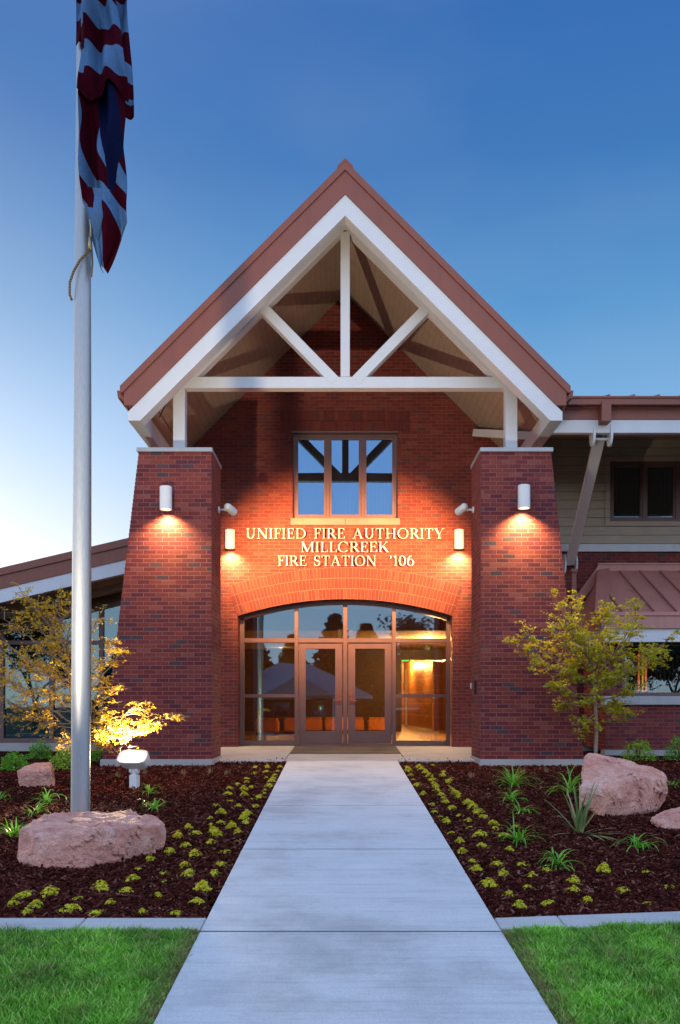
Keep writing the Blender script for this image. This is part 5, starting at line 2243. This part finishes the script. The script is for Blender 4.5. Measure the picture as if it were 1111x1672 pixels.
for k, (px, py, lab) in enumerate(((193, 1270, 'dry straw tuft behind the flood lamp'), (236, 1266, 'dry straw tuft between flood lamp and column corner'), (300, 1266, 'dry straw tuft below the middle of the column near the pole'),
                                   (343, 1263, 'dry straw tuft at the inner corner of the column near the pole'), (370, 1266, 'dry straw tuft below the porch edge near the pole'),
                                   (770, 1271, 'dry straw tuft below the porch edge near the intercom'), (828, 1263, 'dry straw tuft behind the largest daylily'), (855, 1264, 'dry straw tuft beside the largest daylily'),
                                   (893, 1263, 'dry straw tuft below the middle of the column by the tree'), (928, 1266, 'dry straw tuft between that column and the tall boulder'))):
    straps(lab, 'straw_tuft', 'grass tuft', GT, px, py, 60, .13, .0016, MT['strawgrass'], 140 + k, .25, .55, .75)


# ---- shrubs
def shrub(label, px, py, w, h, n, mat, seed, leaf=.022, depth=0):
    g = ground_pt(px, py)
    t = thing('shrub', label, 'shrub', g, group='low shrubs by the walls')
    r_ = np.random.default_rng(seed)
    d = r_.normal(size=(n, 3))
    d /= np.linalg.norm(d, axis=1)[:, None]
    d[:, 2] = np.abs(d[:, 2])
    lump = np.array([1 + .35 * mnoise.noise(Vector((a * 2.4 + seed, b * 2.4, c * 2.4))) for a, b, c in d])
    rad = lump * (.35 + .65 * r_.random(n) ** .35)
    c = d * rad[:, None] * np.array([w / 2, w / 2, h]) + np.array([0, 0, .02])
    leafcloud('foliage', c, leaf * 1.35, mat, t, 'leaf', .3)
    m_ = MB()
    rr = random.Random(seed)
    for k in range(12):
        a = rr.random() * 6.28
        q = rr.uniform(.3, .9)
        m_.tube([(0, 0, -.03), (math.cos(a) * w * .15 * q, math.sin(a) * w * .15 * q, h * .4), (math.cos(a) * w * .4 * q, math.sin(a) * w * .4 * q, h * .8)], [.008, .005, .002], 5)
    m_.build('stems', MT['bark_dark'], t)


shrub('rounded green shrub nearest the small boulder, below the wing windows', 24, 1259, .42, .27, 1500, MT['shrub'], 3)
shrub('compact dark green shrub set back under the wing windows', 66, 1240, .46, .30, 1500, MT['shrub'], 5)
shrub('loose light green shrub with straw tips beside the flagpole', 108, 1257, .50, .33, 1500, MT['shrub_y'], 8)
shrub('dark green shrub hidden between the flagpole and the column', 168, 1244, .40, .33, 1100, MT['shrub'], 11)
shrub('bright green upright shrub behind the tall boulder', 1043, 1243, .58, .36, 1500, MT['shrub_y'], 14)
shrub('dark green shrub cut by the frame edge under the bay window', 1108, 1243, .46, .38, 1300, MT['shrub'], 17)

# plant tag stuck in the bed
g = ground_pt(305, 1433)
t_ = MB().box(-.006, .006, -.0012, .0012, -.02, .055).build('plant_tag', paint('tag_plastic', (.75, .77, .8), .4, .05))
t_.location = g
tag(t_, 'tiny white plant tag standing in the mulch among the sedums', 'plant tag')

# =================================================================== across the street (mirrored in the glass)
GZ = -1.22
Hs = thing('neighbour_house', 'low brick house with a grey hipped roof and brick chimney across the street', 'house', (-4.2, -27, GZ), world_parts=True)
hm = paint('grey_shingles', (.36, .38, .41), .8, .25, 0, .006, 8)
m_ = MB()
m_.box(-9, 1.2, -34, -26, GZ - .1, 1.35)
m_.build('wall', MT['brick'], Hs)
m_ = MB()
e0, e1, f0, f1, ez, rz_ = -9.7, 1.9, -34.7, -25.2, 1.35, 3.9
m_.add([(e0, f0, ez), (e1, f0, ez), (e1, f1, ez), (e0, f1, ez), (-5.2, -30, rz_), (-2.6, -30, rz_)], [(0, 1, 5, 4), (1, 2, 5), (2, 3, 4, 5), (3, 0, 4), (3, 2, 1, 0)])
hr = m_.build('roof', hm, Hs)
m_ = MB()
m_.add([(-6.0, -24.0, 1.33), (-.6, -24.0, 1.33), (-3.3, -24.0, 2.75), (-6.0, -27, 1.33), (-.6, -27, 1.33), (-3.3, -28.5, 2.75)], [(0, 1, 2), (0, 2, 5, 3), (1, 4, 5, 2), (0, 3, 4, 1)])
m_.build('porch_roof', hm, hr)
MB().box(-6.9, -6.1, -28.4, -27.7, 2.0, 4.5).build('chimney', MT['brick'], hr)
MB().box(-9.75, 1.95, -25.24, -25.16, 1.15, 1.36).build('fascia', MT['trim'], Hs)
for x_ in (-5.8, -.8):
    MB().box(x_ - .08, x_ + .08, -24.2, -24.04, GZ - .1, 1.33).build('porch_post', MT['trim'], Hs)
for x_ in (-8.2, -4.6, -1.9):
    f_ = MB().box(x_ - .6, x_ + .6, -26.0, -25.95, -.2, 1.0).build('window', MT['bronze'], Hs)
    MB().box(x_ - .5, x_ + .5, -25.949, -25.94, -.1, .9).build('pane', MT['glass_hi'], f_)

Ms = thing('monument_sign', 'small brick monument with a little gabled roof by the street', 'sign', (2.2, -3.0, -1.0), world_parts=True)
MB().box(2.0, 3.2, -3.35, -2.75, -1.2, .55).build('brick_base', MT['brick'], Ms)
MB().prism([(1.75, .70), (3.45, .70), (2.6, 1.45)], -3.4, -2.7).build('gable', MT['copper_roof'], Ms)
MB().box(1.9, 3.3, -3.4, -2.7, .555, .66).build('cap', MT['trim'], Ms)


def conifer(label, x, y, h, w, seed):
    t = thing('conifer_tree', label, 'tree', (x, y, GZ), group='trees across the street')
    MB().tube([(0, 0, -.2), (0, 0, h * .97)], [w * .06, .02], 8).build('trunk', MT['bark_dark'], t)
    r_ = np.random.default_rng(seed)
    n = 5200
    f_ = r_.random(n) ** .75
    lay = np.floor(f_ * 16) / 16
    z = h * (.06 + .94 * (lay + .05 * r_.random(n)))
    a = r_.random(n) * 2 * np.pi
    rad = w / 2 * (1.02 - lay) * (.25 + .75 * r_.random(n) ** .5) * (1 + .25 * np.sin(a * 5 + lay * 40))
    c = np.stack([rad * np.cos(a), rad * np.sin(a), z - rad * .28], 1)
    leafcloud('crown', c, .6, MT['conifer'], t, 'leaf', .35)


def bare_tree(label, x, y, h, seed, leaves=2500, spread=.5):
    t = thing('street_tree', label, 'tree', (x, y, GZ), group='trees across the street')
    r_ = random.Random(seed)
    m_ = MB()
    cent = []

    def grow(p, d, l_, rad, dep):
        pts = [p]
        q = p
        for k in range(4):
            d = (d + Vector((r_.gauss(0, .12), r_.gauss(0, .12), r_.gauss(.03, .06)))).normalized()
            q = q + d * l_ / 4
            pts.append(q)
        m_.tube(pts, [rad * (1 - .1 * k) for k in range(5)], 6 if dep < 3 else 3, cap=False)
        if dep >= 5:
            for k in range(2):
                cent.append(tuple(q + Vector((r_.gauss(0, .3), r_.gauss(0, .3), r_.gauss(0, .3)))))
            return
        for k in range(3 if dep < 4 else 2):
            nd = (d + Vector((r_.gauss(0, spread), r_.gauss(0, spread), r_.gauss(.1, .3)))).normalized()
            grow(pts[4 if k < 2 else 3], nd, l_ * r_.uniform(.62, .82), rad * .6, dep + 1)
    grow(Vector((0, 0, -.2)), Vector((0, 0, 1)), h * .30, h * .022, 0)
    m_.build('trunk', MT['bark_dark'], t)
    cc = [c for c in cent for _ in range(max(1, leaves // max(1, len(cent))))]
    cc = np.array(cc) + rng.normal(size=(len(cc), 3)) * .22
    leafcloud('crown', cc, .30, MT['darkleaf'], t, 'leaf', .2)


conifer('tall dark conifer behind the roof of the low house', -.9, -36, 9.6, 7.5, 5)
conifer('broad dark evergreen standing between the house and the monument', 1.7, -32, 8.4, 8.5, 21)
conifer('added dark rounded evergreen behind the brick monument, blocking mirrored sky', 5.6, -31, 6.6, 7.5, 41)  # added to block bright sky mirrored in the lit sidelight
conifer('dark conifer at the chimney end of the low house', -4.6, -38, 8.0, 6.5, 6)
conifer('dark conifer beyond the far end of the low house', -8.0, -42, 8.0, 6.5, 8)
bare_tree('big spreading tree with thin spring leaves across the street', 2.6, -26, 9.5, 3, 5200, .55)
bare_tree('smaller leafy tree across the street beyond the monument', 6.2, -33, 8.5, 7, 6000, .5)
bare_tree('leafy tree far along the street opposite the bay window', 26, -36, 10, 31, 6000, .5)
conifer('dark conifer across the street opposite the bay window', 17.5, -33, 9, 8, 33)
conifer('dark conifer across the street opposite the low wing', -18.5, -36, 8, 6.5, 34)
bare_tree('leafy tree across the street opposite the bay window', 21.5, -30, 9.5, 12, 6000, .5)
bare_tree('leafy tree across the street opposite the low wing', -25, -33, 9.5, 15, 6000, .5)
